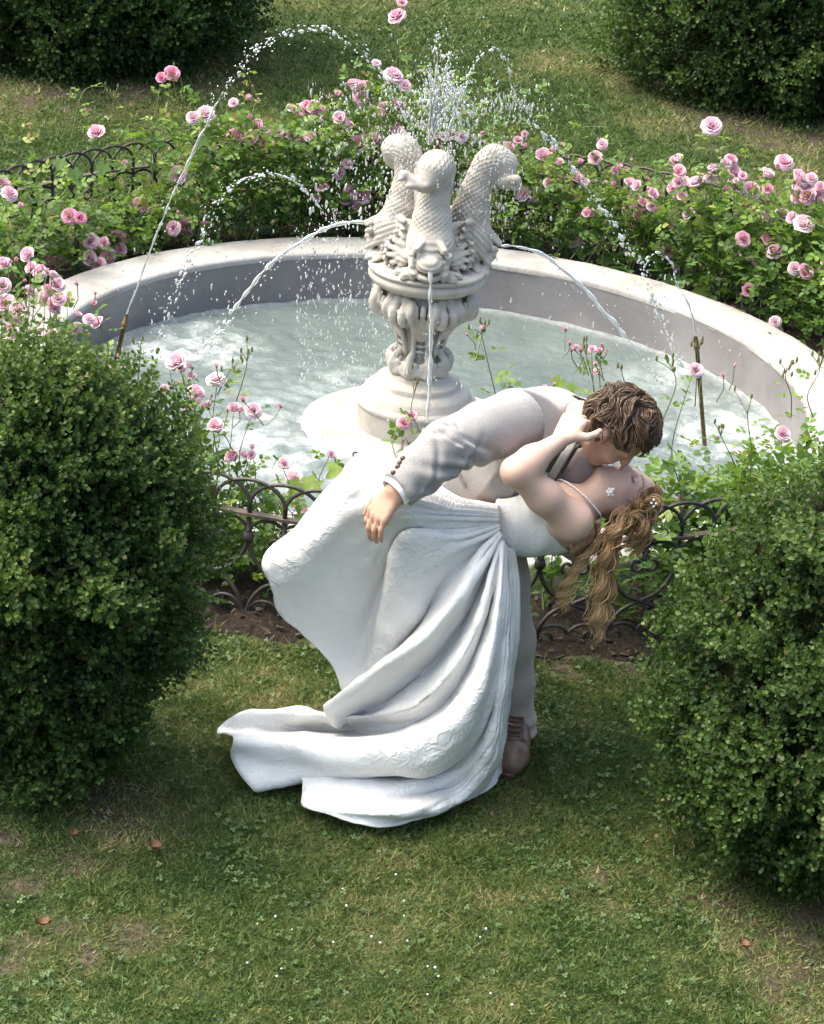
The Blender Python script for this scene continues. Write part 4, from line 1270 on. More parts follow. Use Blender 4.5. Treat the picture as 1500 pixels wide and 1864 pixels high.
# foliage masses
for q in plants:
    base = ring(q['a'])
    rd = norm(base * A([1, 1, 0])); tg = A([-rd[1], rd[0], 0])
    n_st = max(3, q['nl'] // 34)
    for k in range(n_st):
        e = base + tg * rr_.normal(0, q['sp']) + rd * rr_.normal(0, .09) + A([0, 0, q['h'] * rr_.uniform(.25, 1.0) * .82])
        f = base + tg * (e - base).dot(tg) * .55 + rd * rr_.normal(0, .05)
        add_stem(q, f, e, .0028, leaves=3)
    for k in range(int(q['nl'] * (.95 if q['a'] > 0 else .85))):
        u = abs(rr_.normal(0, .5))
        hh = q['h'] * np.clip(rr_.beta(1.4, 1.6), 0, 1) * (1.0 if q['a'] > 0 else .85)
        o = base + tg * rr_.normal(0, q['sp'] * .85) + rd * rr_.normal(0, .10) + A([0, 0, .03 + hh])
        d = norm(rd * rr_.normal(0, .7) + tg * rr_.normal(0, 1) + A([0, 0, rr_.normal(.25, .5)]))
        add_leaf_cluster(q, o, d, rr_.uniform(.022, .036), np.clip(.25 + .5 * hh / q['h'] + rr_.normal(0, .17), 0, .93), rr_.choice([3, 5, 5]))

# particular shoots that stand clear of the mass: photo pixels of foot and tip
def shoot(pxs, front, buds=5, leaves=7, rad=1.95, tone=.8, lv=.022):
    Pn = [at_R(x, y, rad, front) for x, y in pxs]
    q = nearest(Pn[0], front)
    P = catmull(A(Pn), 6)
    q['stems'].add(*tube(P, np.linspace(.0021, .0012, len(P)), 5, cap=False))
    for k in range(leaves):
        i = int(len(P) * (.1 + .65 * k / max(1, leaves)))
        d = norm(A([rr_.choice([-1, 1]) * 1.0, rr_.normal(0, .5), rr_.normal(.25, .25)]))
        add_leaf_cluster(q, P[i] + d * .012, d, lv * rr_.uniform(.8, 1.2), np.clip(tone + rr_.normal(0, .08), 0, 1), rr_.choice([3, 5]))
    for k in range(buds):
        tip = P[-1] + rr_.normal(0, .018, 3) + A([0, 0, .015])
        q['stems'].add(*tube([P[-3], (P[-3] + tip) / 2 + A([0, 0, .004]), tip], .0014, 4, cap=False))
        q['stems'].add(*tube([tip - A([0, 0, .004]), tip + A([0, 0, .003]), tip + A([0, 0, .010]), tip + A([0, 0, .016])], [.0015, .0042, .0038, .001], 6))
shoot([(905, 730), (893, 680), (880, 625), (876, 600)], True, 7, 8, 1.90, .66, .026)
shoot([(770, 800), (757, 770), (748, 745), (757, 705)], True, 3, 3, 1.93, .7, .014)
shoot([(1265, 740), (1268, 690), (1270, 650), (1272, 625)], True, 6, 1, 1.92, .7, .02)
shoot([(1085, 760), (1080, 700), (1070, 660), (1065, 640)], True, 6, 5, 1.92, .75)
shoot([(1150, 800), (1155, 740), (1135, 690), (1130, 665)], True, 2, 5, 1.95, .82)
shoot([(1190, 800), (1225, 720), (1230, 690), (1222, 670)], True, 8, 5, 1.95, .7)
shoot([(1350, 880), (1335, 840), (1318, 805), (1310, 790)], True, 4, 6, 1.95, .98, .02)
shoot([(1365, 880), (1368, 820), (1362, 775), (1360, 745)], True, 2, 8, 2.0, .7, .02)
shoot([(1440, 760), (1440, 720), (1430, 690), (1432, 670)], True, 8, 3, 1.95, .8, .02)
shoot([(1480, 760), (1470, 720), (1490, 680), (1492, 665)], True, 8, 3, 1.95, .8, .02)
shoot([(430, 730), (440, 700), (448, 670), (450, 652)], True, 4, 4, 1.93, .85, .018)
shoot([(395, 720), (410, 690), (418, 676), (425, 670)], True, 5, 3, 1.93, .75, .018)
shoot([(250, 700), (254, 665), (255, 640), (256, 625)], True, 2, 6, 1.95, .7, .018)
shoot([(330, 240), (325, 190), (318, 160), (316, 145)], False, 4, 3, 1.95, .8, .025)
shoot([(130, 250), (140, 200), (150, 170), (165, 158), (195, 158)], False, 1, 6, 1.95, .85, .022)
shoot([(200, 250), (203, 220), (205, 195), (207, 175)], False, 8, 4, 1.95, .85, .02)
shoot([(40, 330), (35, 270), (30, 230), (30, 205)], False, 3, 7, 1.95, 1.0, .03)
shoot([(465, 240), (460, 180), (455, 145), (440, 125), (425, 120)], False, 0, 6, 1.95, .93, .02)
shoot([(720, 180), (722, 110), (718, 60), (721, 38)], False, 5, 6, 1.95, .8, .026)
shoot([(1290, 300), (1295, 270), (1298, 245), (1296, 235)], False, 1, 5, 1.95, .78, .034)
shoot([(1040, 300), (1045, 270), (1060, 235), (1075, 230), (1110, 232)], False, 0, 5, 1.95, .9, .02)
shoot([(1370, 340), (1372, 300), (1362, 275), (1355, 260)], False, 5, 4, 1.95, .85, .022)

# broad lobed leaves on the right and the plain climber leaves at the left arc
def lobed(q, o, f, up, s, tone):
    a = np.linspace(-2.6, 2.6, 21)
    r_ = (.62 + .38 * np.cos(a * 2.4) ** 2) * (1 - .25 * np.abs(a) / 2.6)
    V = np.column_stack([np.sin(a) * r_, .25 + np.cos(a) * r_, .12 * np.abs(np.sin(a)) * r_ - .1 * r_ ** 2])
    V = np.concatenate([[[0, 0, 0]], V])
    F = A([[0, i + 1, i] for i in range(1, 21)])
    M = frames(A([f]), A([up]), s)[0]
    q['lob'].add(V @ M.T + o, F, tone)
for q in plants: q['lob'] = Bag()
for (px, py, d, fr, tone) in ((1245, 440, 42, False, .8), (1270, 500, 44, False, .75), (1285, 440, 36, False, .85), (1165, 455, 36, False, .82), (1275, 525, 40, False, .8), (1205, 480, 34, False, .55), (1315, 430, 40, False, .6), (1278, 395, 38, False, .85), (1180, 425, 34, False, .85), (1110, 465, 38, False, .5), (1225, 505, 36, False, .5), (1060, 450, 34, False, .4),
                               (370, 275, 30, False, .45), (375, 300, 30, False, .4), (395, 320, 34, False, .45), (385, 345, 30, False, .35), (362, 255, 28, False, .6), (430, 300, 28, False, .4), (110, 290, 30, False, .5), (135, 310, 28, False, .4), (190, 300, 28, False, .5), (460, 210, 24, False, .8), (410, 210, 26, False, .7),
                               (575, 875, 46, True, .8), (620, 850, 44, True, .82), (545, 880, 40, True, .75), (590, 905, 36, True, .7), (640, 870, 30, True, .7), (1020, 690, 30, True, .88), (1012, 712, 30, True, .85), (1040, 700, 24, True, .85), (1215, 840, 34, True, .55), (1250, 860, 30, True, .5), (1190, 930, 34, True, .4), (300, 870, 34, True, .4), (360, 860, 34, True, .4), (330, 900, 30, True, .35)):
    P = at_R(px, py, 1.97 + rr_.uniform(-.08, .1), fr)
    q = nearest(P, fr)
    lobed(q, P, norm(A([rr_.normal(0, .6), -.5, -.55])), A([rr_.normal(0, .3), -.6, .8]), d / FOC * np.linalg.norm(P - CAM) * .62, np.clip(tone + rr_.normal(0, .04), 0, .93))
# low green plants along the inside of the front fence
m_nl = 0
for q in plants:
    p = q['p']
    base = ring(q['a'])
    b = Bag()
    L = q['L']
    fw = A([l[1] for l in L]); up = A([l[2] for l in L]); s = A([l[3] for l in L]); o = A([l[0] for l in L])
    o[:, 2] = np.maximum(o[:, 2], .015)
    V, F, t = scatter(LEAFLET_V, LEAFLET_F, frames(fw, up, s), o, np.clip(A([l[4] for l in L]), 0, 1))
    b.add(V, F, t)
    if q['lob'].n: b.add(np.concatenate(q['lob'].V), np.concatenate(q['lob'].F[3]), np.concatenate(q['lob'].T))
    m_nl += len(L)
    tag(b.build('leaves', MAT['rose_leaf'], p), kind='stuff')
    tag(q['stems'].build('stems', MAT['stem'], p), kind='stuff')
# the old bare trunk seen at the left
V, F = tube(catmull(A([ring(146, 1.9) + A([0, 0, -.02]), ring(146, 1.9) + A([.005, 0, .15]), ring(146, 1.9) + A([.0, 0, .3])]), 5), np.linspace(.014, .009, 11), 7)
obj('old_stem', V, F, MAT['bark'], [q for q in plants if q['a'] == 152][0]['p'])
# ------------------------------------------------------------------ the couple
pr_ = np.random.default_rng(3)
m = NT('skin')
skin_c = m.attr('Col', 'Color')
m.p(Base_Color=m.mix(0.10, skin_c, m.ramp(m.noise(90, 3), [(.3, (.7, .5, .45)), (.7, G1(1))]), 'MULTIPLY'), Roughness=0.5, Specular_IOR_Level=0.35, Subsurface_Weight=0.12, Subsurface_Radius=(.012, .004, .002), Subsurface_Scale=.6).bump(m.noise(420, 3), .12, .002)
MAT['skin'] = m.m
def cloth_mat(name, c0, c1, scale=260, rough=.9, bump=.4, sheen=.3):
    m = NT(name)
    wv = m.noise(scale, 3, .7)
    big = m.noise(9, 3)
    c = m.mix(.3, m.ramp(wv, [(.3, c0), (.7, c1)]), m.ramp(big, [(.3, c0), (.7, c1)]))
    m.p(Base_Color=c, Roughness=rough, Specular_IOR_Level=.2, Sheen_Weight=sheen).bump(wv, bump, .003)
    return m.m
MAT['jacket'] = cloth_mat('linen_jacket', (.215, .202, .20), (.36, .344, .338), 240)
MAT['shaded_front'] = cloth_mat('shaded_jacket', (.20, .165, .162), (.31, .265, .26), 240)  # jacket cloth again, darker and mauve: shade put into its colour
MAT['trouser'] = cloth_mat('beige_trousers', (.38, .325, .28), (.47, .405, .355), 400)
MAT['shirt'] = cloth_mat('white_shirt', (.74, .75, .77), (.80, .81, .83), 500, .8, .15)
MAT['dark_strip'] = cloth_mat('dark_strip_cloth', (.03, .035, .035), (.06, .065, .06), 300, .6)  # near-black cloth for the narrow strip by the lapel
m = NT('shoe_leather'); m.p(Base_Color=m.ramp(m.noise(30, 4), [(.3, (.11, .068, .05)), (.7, (.22, .145, .11))]), Roughness=.36, Specular_IOR_Level=.5).bump(m.noise(160, 3), .15, .003); MAT['shoe'] = m.m
MAT['lace'] = cloth_mat('shoe_lace', (.09, .06, .045), (.15, .105, .08), 300)
def hair_mat(name, c0, c1, c2):
    m = NT(name)
    c = m.ramp(m.attr('tone'), [(0, c0), (.5, c1), (1, c2)])
    m.p(Base_Color=c, Roughness=.42, Specular_IOR_Level=.45)
    return m.m
MAT['hair_m'] = hair_mat('brown_hair', (.05, .032, .022), (.13, .082, .054), (.27, .18, .12))
MAT['hair_b'] = hair_mat('blonde_ends', (.085, .052, .030), (.43, .265, .13), (.82, .57, .29))
m = NT('bridal_satin')
warp = m.n('VectorMath', i0=m.noise(9, 2, out=1), i1=(.16, .16, .16), _operation='MULTIPLY').outputs[0]
wp = m.n('VectorMath', i0=m.pos(), i1=warp, _operation='ADD').outputs[0]
def outline(sc, w):
    vz = m.n('TexVoronoi', Scale=sc, Randomness=1.0, _feature='DISTANCE_TO_EDGE'); m.set(vz.inputs['Vector'], wp)
    return m.ramp(vz.outputs[0], [(0.0, G1(1)), (w, G1(.55)), (w * 2.4, G1(0))])
pet = m.math('ADD', outline(26, .05), m.math('MULTIPLY', outline(58, .06), .55))
petals = m.math('MULTIPLY', pet, m.ramp(m.noise(3.6, 3), [(.36, G1(.25)), (.6, G1(1))]))
hh = m.math('ADD', m.math('MULTIPLY', petals, .55), m.math('MULTIPLY', m.noise(30, 4), .6))
m.p(Base_Color=(.88, .875, .865), Roughness=.6, Specular_IOR_Level=.3, Sheen_Weight=.15).bump(hh, .5, .007)
m.translucent(.22, (.88, .87, .85))
MAT['satin'] = m.m
m = NT('pearl'); m.p(Base_Color=(.85, .82, .80), Roughness=.22, Specular_IOR_Level=.6); MAT['pearl'] = m.m
m = NT('bead_button'); m.p(Base_Color=(.10, .06, .04), Roughness=.4); MAT['button'] = m.m

def colours(V, base, spots):
    """skin colour per vertex: base plus soft spots (centre, radius, colour, strength)"""
    C = np.tile(A(base, float), (len(V), 1))
    C *= (0.94 + .12 * fbm(V, 22, 4))[:, None]
    for c, r, col, s in spots:
        w = np.exp(-(((V - c) / r) ** 2).sum(1)) * s
        w = np.clip(w, 0, 1)[:, None]
        C = C * (1 - w) + A(col) * w
    return C

class Head:
    """a head built in its own frame: x = face direction, y = left, z = crown; placed with origin at the skull centre"""
    def __init__(s, o, face, crown, size=1.0):
        s.o = A(o, float)
        z = norm(crown); x = norm(A(face, float) - z * (A(face, float) @ z)); y = np.cross(z, x)
        s.M = np.stack([x, y, z], 1); s.k = size
    def w(s, x, y, z): return s.o + s.M @ (A([x, y, z]) * s.k)
    def shape(s, f, female=False):
        k = s.k
        E = lambda c, r, kk=.02, op='u': f.ell(s.w(*c), A(r) * k, s.M, kk, op)
        C = lambda a, b, ra, rb, kk=.012, op='u': f.cone(s.w(*a), s.w(*b), ra * k, rb * k, kk, op)
        E((-.012, 0, .030), (.098, .076, .090))                 # cranium
        E((.030, 0, -.030), (.062, .062, .078), .03)            # face mass
        jw = .048 if female else .056
        E((.040, 0, -.085), (.046, jw * .85, .036), .03)        # jaw
        E((.072, 0, -.108), (.018, .020 if female else .024, .015), .02)   # chin
        for y in (-1, 1):
            E((.056, .040 * y, -.030), (.024, .024, .024), .02)             # cheek bones
            C((.000, .062 * y, -.055), (.058, .030 * y, -.104), .016, .016, .025)   # jaw line
            E((.078, .032 * y, .004), (.020, .022, .015), .006, 's')        # eye sockets
            E((.070, .031 * y, .003), (.0155, .0165, .0135), .004)          # closed lids
            C((.082, .014 * y, .024), (.070, .050 * y, .024), .010, .008, .012)     # brows
            # ears
            E((-.014, .081 * y, -.012), (.021, .011, .033), .003)
            E((-.008, .093 * y, -.010), (.011, .010, .020), .003, 's')
        C((.086, 0, .012), (.108, 0, -.030), .009, .012, .012)  # nose
        E((.104, 0, -.034), (.011, .016, .009), .006)
        E((.090, 0, -.064), (.012, .022, .007), .006)           # lips
        E((.087, 0, -.076), (.012, .020, .007), .006)
        E((.098, 0, -.070), (.012, .022, .0022), .003, 's')
    def spots(s, female):
        sp = []
        for y in (-1, 1):
            sp += [(s.w(.085, .031 * y, .004), .013, (.42, .30, .34) if female else (.38, .23, .18), .75), (s.w(.084, .031 * y, -.008), A([.02, .02, .0045]) * .9, (.05, .03, .03), .0),
                   (s.w(.055, .045 * y, -.035), .026, (.74, .38, .32) if female else (.62, .34, .27), .45), (s.w(-.01, .085 * y, -.012), .022, (.66, .33, .27), .55)]
        sp += [(s.w(.098, 0, -.070), .016, (.62, .24, .24) if female else (.52, .25, .21), .8)]
        if not female:
            sp += [(s.w(.06, 0, -.095), .045, (.36, .24, .19), .45), (s.w(.04, .05, -.085), .035, (.36, .24, .19), .4), (s.w(.04, -.05, -.085), .035, (.36, .24, .19), .4)]
        return sp

def hand(f, wrist, palm_dir, normal, curl, spread=.16, k=1.0, thumb_side=1, lengths=(.078, .088, .082, .066), thumb_out=.9):
    """palm from the wrist along palm_dir; normal points out of the back of the hand; fingers curl towards -normal"""
    d = norm(palm_dir); n = norm(A(normal) - d * (A(normal) @ d)); s = np.cross(n, d) * thumb_side
    w = A(wrist, float)
    kn = []
    for i in range(4):
        off = (1.5 - i) * .0195 * k
        kn.append(w + d * (.088 - .006 * abs(i - 1.2)) * k + s * off)
    for i in range(4):
        f.cone(w + s * (1.5 - i) * .011 * k + d * .012 * k, kn[i], .0155 * k, .0112 * k, .010)
    tips = []
    for i in range(4):
        p = kn[i]
        ang = 0.0
        dirn = norm(d + s * (1.5 - i) * spread)
        L = lengths[i] * k
        r = (.0098, .0102, .0098, .0086)[i] * k
        c = curl[i] if hasattr(curl, '__len__') else curl
        for j, (fr, cf) in enumerate(((.46, .9), (.30, 1.1), (.24, .7))):
            ang += c * cf
            v = norm(dirn * math.cos(ang) - n * math.sin(ang))
            q = p + v * L * fr
            f.cone(p, q, r * (1 - .08 * j), r * (.92 - .08 * j), .0035)
            p = q
        tips.append(p)
    t0 = w + d * .026 * k + s * .024 * k - n * .004 * k
    t1 = t0 + norm(d * .75 + s * thumb_out - n * .2) * .042 * k
    t2 = t1 + norm(d * 1.0 + s * thumb_out * .45 - n * .3) * .030 * k
    t3 = t2 + norm(d * 1.0 + s * .15 - n * .4) * .024 * k
    f.cone(t0, t1, .0165 * k, .0125 * k, .010)
    f.cone(t1, t2, .0122 * k, .0108 * k, .004)
    f.cone(t2, t3, .0106 * k, .0088 * k, .004)
    return tips

# ------------------------------------------------ joints (photo pixel, depth)
G = dict(
    ankleR=at(936, 1328, -2.72), kneeR=at(928, 1165, -2.72), hipR=at(888, 955, -2.62),
    ankleL=at(835, 1290, -2.36), kneeL=at(842, 1130, -2.42), hipL=at(868, 925, -2.40),
    pelvis=at(880, 930, -2.52), waist=at(903, 880, -2.53), chest=at(955, 815, -2.54), upper=at(1003, 782, -2.55), neck=at(1052, 770, -2.61),
    shR=at(928, 768, -2.78), elR=at(812, 815, -2.98), wrR=at(722, 893, -3.075),
    shL=at(1010, 800, -2.36), elL=at(1000, 950, -2.42), wrL=at(1050, 1000, -2.74))
HG = Head((.5237, -2.72, .9973), (.547, -.095, -.832), (.702, -.488, .518), .95)
BJ = dict(
    pelvis=at(868, 955, -2.80), waist=at(925, 961, -2.80), ribs=at(975, 956, -2.79), chest=at(1018, 938, -2.77), neck0=at(1058, 918, -2.74), neck1=at(1098, 895, -2.70),
    shL=at(1041, 948, -2.90), elL=at(938, 858, -2.985), wrL=at(1022, 800, -2.87),
    shR=at(1052, 915, -2.60), elR=at(1085, 830, -2.48), wrR=at(1075, 770, -2.50),
    hipL=at(862, 962, -2.83), kneeL=at(668, 882, -2.93), ankL=at(560, 1010, -2.86),
    hipR=at(868, 965, -2.74), kneeR=at(862, 1180, -2.86), ankR=at(850, 1370, -2.82))
HB = Head((0, 0, 0), (.22, -.12, .96), (.93, .25, -.18), .87)
HB.o = HG.w(.104, 0, -.068) - HB.w(.104, 0, -.068) + A([0, .004, -.006])

def grow(pts, pad=.16):
    P = A(list(pts)); return P.min(0) - pad, P.max(0) + pad

# ------------------------------------------------ groom
groom = thing('person', 'man in a pale grey linen jacket bending over to kiss the bride', 'person', at_z(938, 1380))
lo, hi = grow(list(G.values()) + [HG.o], .17); lo[2] = -.01
f = Field(lo, hi, .0058)
HG.shape(f)
f.chain([G['upper'], G['neck'], HG.w(-.03, 0, -.06)], [.065, .056, .056], .03)
f.chain([G['pelvis'], G['waist'], G['chest'], G['upper']], [.085, .080, .095, .075], .04)
for S in 'RL':
    f.chain([G['upper'], G['sh' + S], G['el' + S], G['wr' + S]], [.06, .046, .040, .030], .03)
    f.chain([G['pelvis'], G['hip' + S], G['knee' + S], G['ankle' + S]], [.085, .07, .045, .036], .04)
    an = G['ankle' + S]
    f.cone(an, A([an[0], an[1] - .12, .045]), .038, .03, .03)
hand(f, G['wrR'] + A([.0, 0, .0]), norm(at(700, 922, -3.085) - G['wrR']), A([-.62, -.62, .42]), (.46, .42, .40, .34), .05, 1.0, -1, thumb_out=.55)
tl = norm(at(1092, 962, -2.86) - G['wrL'])
hand(f, G['wrL'], norm(at(1078, 966, -2.955) - G['wrL']), A([.55, -.55, -.55]), (.30, .30, .30, .34), .10, .98, -1)
V, F = f.mesh(); V = relax(V, F, 1, .4)
Cc = colours(V, (.50, .315, .235), HG.spots(False) + [(G['wrR'] + A([0, 0, -.09]), .07, (.52, .30, .22), .6)])
obj('body', V, F, MAT['skin'], groom, attrs={'Col': Cc})

# jacket
def wrinkle(V, N, a, b, amp, freq, seed, rad=.12):
    """creases running round a limb between two points"""
    d = norm(b - a); L = np.linalg.norm(b - a)
    t = (V - a) @ d
    q = V - a - t[:, None] * d
    w = np.clip(1 - np.abs(t / L - .5) * 1.7, 0, 1) * (np.linalg.norm(q, axis=1) < rad)
    e1 = norm(np.cross(d, [0, 0, 1.0])); e2 = np.cross(d, e1)
    ang = np.arctan2(q @ e2, q @ e1)
    ph = t * freq + 1.8 * np.sin(ang + seed) + 3.0 * noise3(np.column_stack([t * 9, np.cos(ang) * 1.1, np.sin(ang) * 1.1]), 1.6, seed)
    s = np.sin(ph); s = np.sign(s) * np.abs(s) ** .8
    return N * (w * amp * s * (.35 + noise3(V, 14, seed)))[:, None]
lo, hi = grow([G[k] for k in ('pelvis', 'waist', 'chest', 'upper', 'neck', 'shR', 'elR', 'wrR', 'shL', 'elL', 'wrL')], .19)
f = Field(lo, hi, .0062)
hem = at(862, 930, -2.54)
f.chain([hem + (hem - G['chest']) * .18, G['pelvis'] * .4 + hem * .6, G['waist'], G['chest'], G['upper']], [.168, .160, .140, .152, .118], .05)
f.chain([at(818, 872, -2.62), at(855, 860, -2.63), at(915, 830, -2.65)], [.070, .085, .10], .05)      # skirts of the jacket hanging at the near side
f.chain([at(835, 880, -2.68), at(890, 872, -2.68), at(935, 860, -2.66)], [.060, .070, .08], .05)
f.cone(G['upper'], G['neck'], .11, .066, .03)
for S in 'RL':
    f.cone(G['upper'] * .5 + G['chest'] * .5, G['sh' + S] + norm(G['upper'] - G['sh' + S]) * .035, .125, .094, .03)
tr = norm(G['chest'] - G['pelvis'])
# neck opening
f.cut(G['neck'] + norm(G['neck'] - G['upper']) * .012, norm(G['neck'] - G['upper']))
V, F = f.mesh()
V = relax(V, F, 2, .5); N = vnormals(V, F)
dv = (V - G['shR']) @ norm(A([-.5, 0, -.9]))
V = V + N * ((fbm(V, 6, 8) - .5) * .020)[:, None]
fold = ((V - G['chest']) @ norm(A([.78, .1, -.42]))) * 42 + 3.2 * noise3(V, 4.5, 3)
V = V + N * (-np.abs(np.sin(fold)) ** .7 * .008 * np.clip((dv - .06) / .1, 0, 1))[:, None]
jack = obj('jacket', V, F, MAT['jacket'], groom)
for S in 'RL':
    lo, hi = grow([G['sh' + S], G['el' + S], G['wr' + S]], .13)
    f = Field(lo, hi, .0058)
    sh, el, wr_ = G['sh' + S], G['el' + S], G['wr' + S]
    sh0 = sh + norm(G['upper'] - sh) * .03
    kk = 1.0 if S == 'R' else .72
    f.chain([sh0, sh * .62 + el * .38, el, el * .5 + wr_ * .5, wr_], A([.090, .080, .070, .062, .054]) * kk, .02)
    ax = norm(wr_ - el); f.cut(wr_ - ax * .004, ax, .004)
    f.cut(sh - norm(el - sh) * .045 + A([.012, 0, 0]), norm(sh - el), .006)
    V, F = f.mesh(); V = relax(V, F, 1, .5); N = vnormals(V, F)
    # gathered creases: sharp valleys between soft rolls, strongest in the bend of the elbow
    d1 = norm(el - sh); d2 = norm(wr_ - el)
    t = np.where(((V - el) @ norm(d1 + d2)) < 0, (V - sh) @ d1, np.linalg.norm(el - sh) + (V - el) @ d2)
    L1 = np.linalg.norm(el - sh); L2 = np.linalg.norm(wr_ - el)
    side = (V - el) @ A([0, 0, 1.0])
    # a few long diagonal folds gathered under the elbow, fading out over the upper arm and towards the cuff
    axis = np.where((t < L1)[:, None], d1, d2)
    rel = V - np.where((t < L1)[:, None], sh, el); rel = rel - (rel * axis).sum(1)[:, None] * axis
    ang = np.arctan2(rel[:, 2], -rel[:, 1])
    off = 0
    for c_, wdt, slope, depth_, a0 in ((L1 * .50, .020, .05, .9, -.9), (L1 * .80, .016, .07, 1.2, -.8), (L1 * .98, .014, -.05, 1.5, -.6), (L1 * 1.10, .015, .06, 1.4, -.5), (L1 * 1.34, .016, .05, 1.0, -.9), (L1 * 1.62, .018, -.04, .8, -.4), (L1 * .30, .024, -.06, .7, -1.2), (L1 * 1.22, .011, -.08, .9, .5), (L1 * .9, .012, .08, .8, .6)):
        dt = t - c_ - slope * (ang - a0) - .012 * (noise3(V, 11, 3) - .5)
        off = off - depth_ * np.exp(-(dt / wdt) ** 2) * np.exp(-((ang - a0) / 1.0) ** 2) + .55 * depth_ * np.exp(-((dt - 1.9 * wdt) / (wdt * 1.2)) ** 2) * np.exp(-((ang - a0) / 1.1) ** 2)
    V = V + N * (off * .0078 + (fbm(V, 9, 5) - .5) * .012)[:, None]
    obj('sleeve', V, F, MAT['jacket'], jack)
slv = [c for c in jack.children][0]
# collar, lapel, pocket flap, cuff, buttons
u = np.linspace(0, 1, 24)
C0 = G['neck'] + norm(G['neck'] - G['upper']) * .008
nd_ = norm(G['neck'] - G['upper'])
e1 = norm(np.cross(nd_, [0, 1, 0])); e2 = np.cross(nd_, e1)
for nm, r0, hgt, mt, off in (('collar', .074, .034, 'jacket', -.018), ('shirt_collar', .066, .040, 'shirt', -.006)):
    a = np.linspace(-2.5, 2.5, 30)
    ringp = lambda r, h: C0 + (np.cos(a)[:, None] * (-e1) + np.sin(a)[:, None] * e2) * r + nd_ * h
    rows = [ringp(r0 + .008, off - .012), ringp(r0 + .004, off + .010), ringp(r0 - .004, off + hgt * .8), ringp(r0 - .009, off + hgt), ringp(r0 - .013, off + hgt * .8), ringp(r0 - .012, off)]
    obj(nm, np.concatenate(rows), grid_faces(6, 30), MAT[mt], groom)
def patch(px, name, mat, parent, th=.006, n=4):
    """a thick piece of cloth through a grid of (px, py, depth) rows"""
    rows = A([[at(*p) for p in r] for r in px])
    S = catmull(rows, n); S = catmull(S.transpose(1, 0, 2), n).transpose(1, 0, 2)
    nu, nv = S.shape[:2]
    V = S.reshape(-1, 3); F = grid_faces(nu, nv)
    N = vnormals(V, F)
    N *= np.sign((N @ (CAM - V.mean(0)))[:, None] + 1e-9)
    V2 = np.concatenate([V + N * th * .5, V - N * th * .5])
    F2 = [F, F[:, ::-1] + len(V)]
    bd = np.concatenate([np.arange(nv), nv * np.arange(1, nu) + nv - 1, nv * (nu - 1) + np.arange(nv - 2, -1, -1), nv * np.arange(nu - 2, 0, -1)])
    b2 = np.roll(bd, -1)
    F2.append(np.stack([bd, b2, b2 + len(V), bd + len(V)], 1))
    return obj(name, V2, F2, MAT[mat], parent)
patch([[(1022, 822, -2.70), (1048, 818, -2.705), (1068, 812, -2.70)], [(1012, 850, -2.715), (1045, 850, -2.73), (1076, 842, -2.715)], [(1012, 878, -2.70), (1045, 884, -2.72), (1074, 868, -2.70)]], 'shaded_front', 'shaded_front', groom, .01)  # far front panel of the jacket, painted in its shaded tone
patch([[(1040, 806, -2.73), (1052, 802, -2.735)], [(1018, 832, -2.745), (1038, 828, -2.75)], [(1000, 862, -2.74), (1016, 862, -2.745)], [(992, 884, -2.72), (1004, 884, -2.725)]], 'lapel', 'jacket', groom, .008)
patch([[(1046, 812, -2.722), (1056, 808, -2.722)], [(1028, 836, -2.742), (1040, 836, -2.744)], [(1012, 862, -2.738), (1024, 864, -2.74)]], 'dark_strip', 'dark_strip', groom, .008)  # narrow dark strip running down beside the lapel
patch([[(822, 838, -2.742), (829, 834, -2.746)], [(832, 862, -2.755), (838, 858, -2.758)], [(843, 888, -2.742), (848, 884, -2.746)]], 'pocket_flap', 'jacket', groom, .006)
cu = norm(G['wrR'] - G['elR']); e1 = norm(np.cross(cu, [0, 0, 1.0])); e2 = np.cross(cu, e1)
a = np.linspace(0, 2 * np.pi, 28, endpoint=False)
rows = [G['wrR'] + cu * t + (np.cos(a)[:, None] * e1 + np.sin(a)[:, None] * e2) * r for t, r in ((-.03, .043), (.006, .0435), (.011, .042), (.011, .039), (-.02, .038))]
obj('shirt_cuff', np.concatenate(rows), grid_faces(5, 28, closed_v=True), MAT['shirt'], groom)
for k in range(4):
    c = at(712 + 5.2 * k, 853 - 8 * k, -3.1)
    V, F = lathe([(0, .006), (.006, .005), (.0075, 0), (.006, -.004), (0, -.005)], 10)
    d = slv.data
    # seat the button on the sleeve
    best = None
    vs = np.empty(len(d.vertices) * 3, np.float32); d.vertices.foreach_get('co', vs); vs = vs.reshape(-1, 3)
    dd = norm(c - CAM); t = (vs - CAM) @ dd; off = np.linalg.norm(vs - CAM - t[:, None] * dd, axis=1)
    near = vs[off < .012]
    c2 = near[((near - CAM) @ dd).argmin()] if len(near) else c
    M = frames(A([[0.2, .2, 1.0]]), A([-dd]))[0]
    obj('button', V @ M.T + c2, F, MAT['button'], groom)
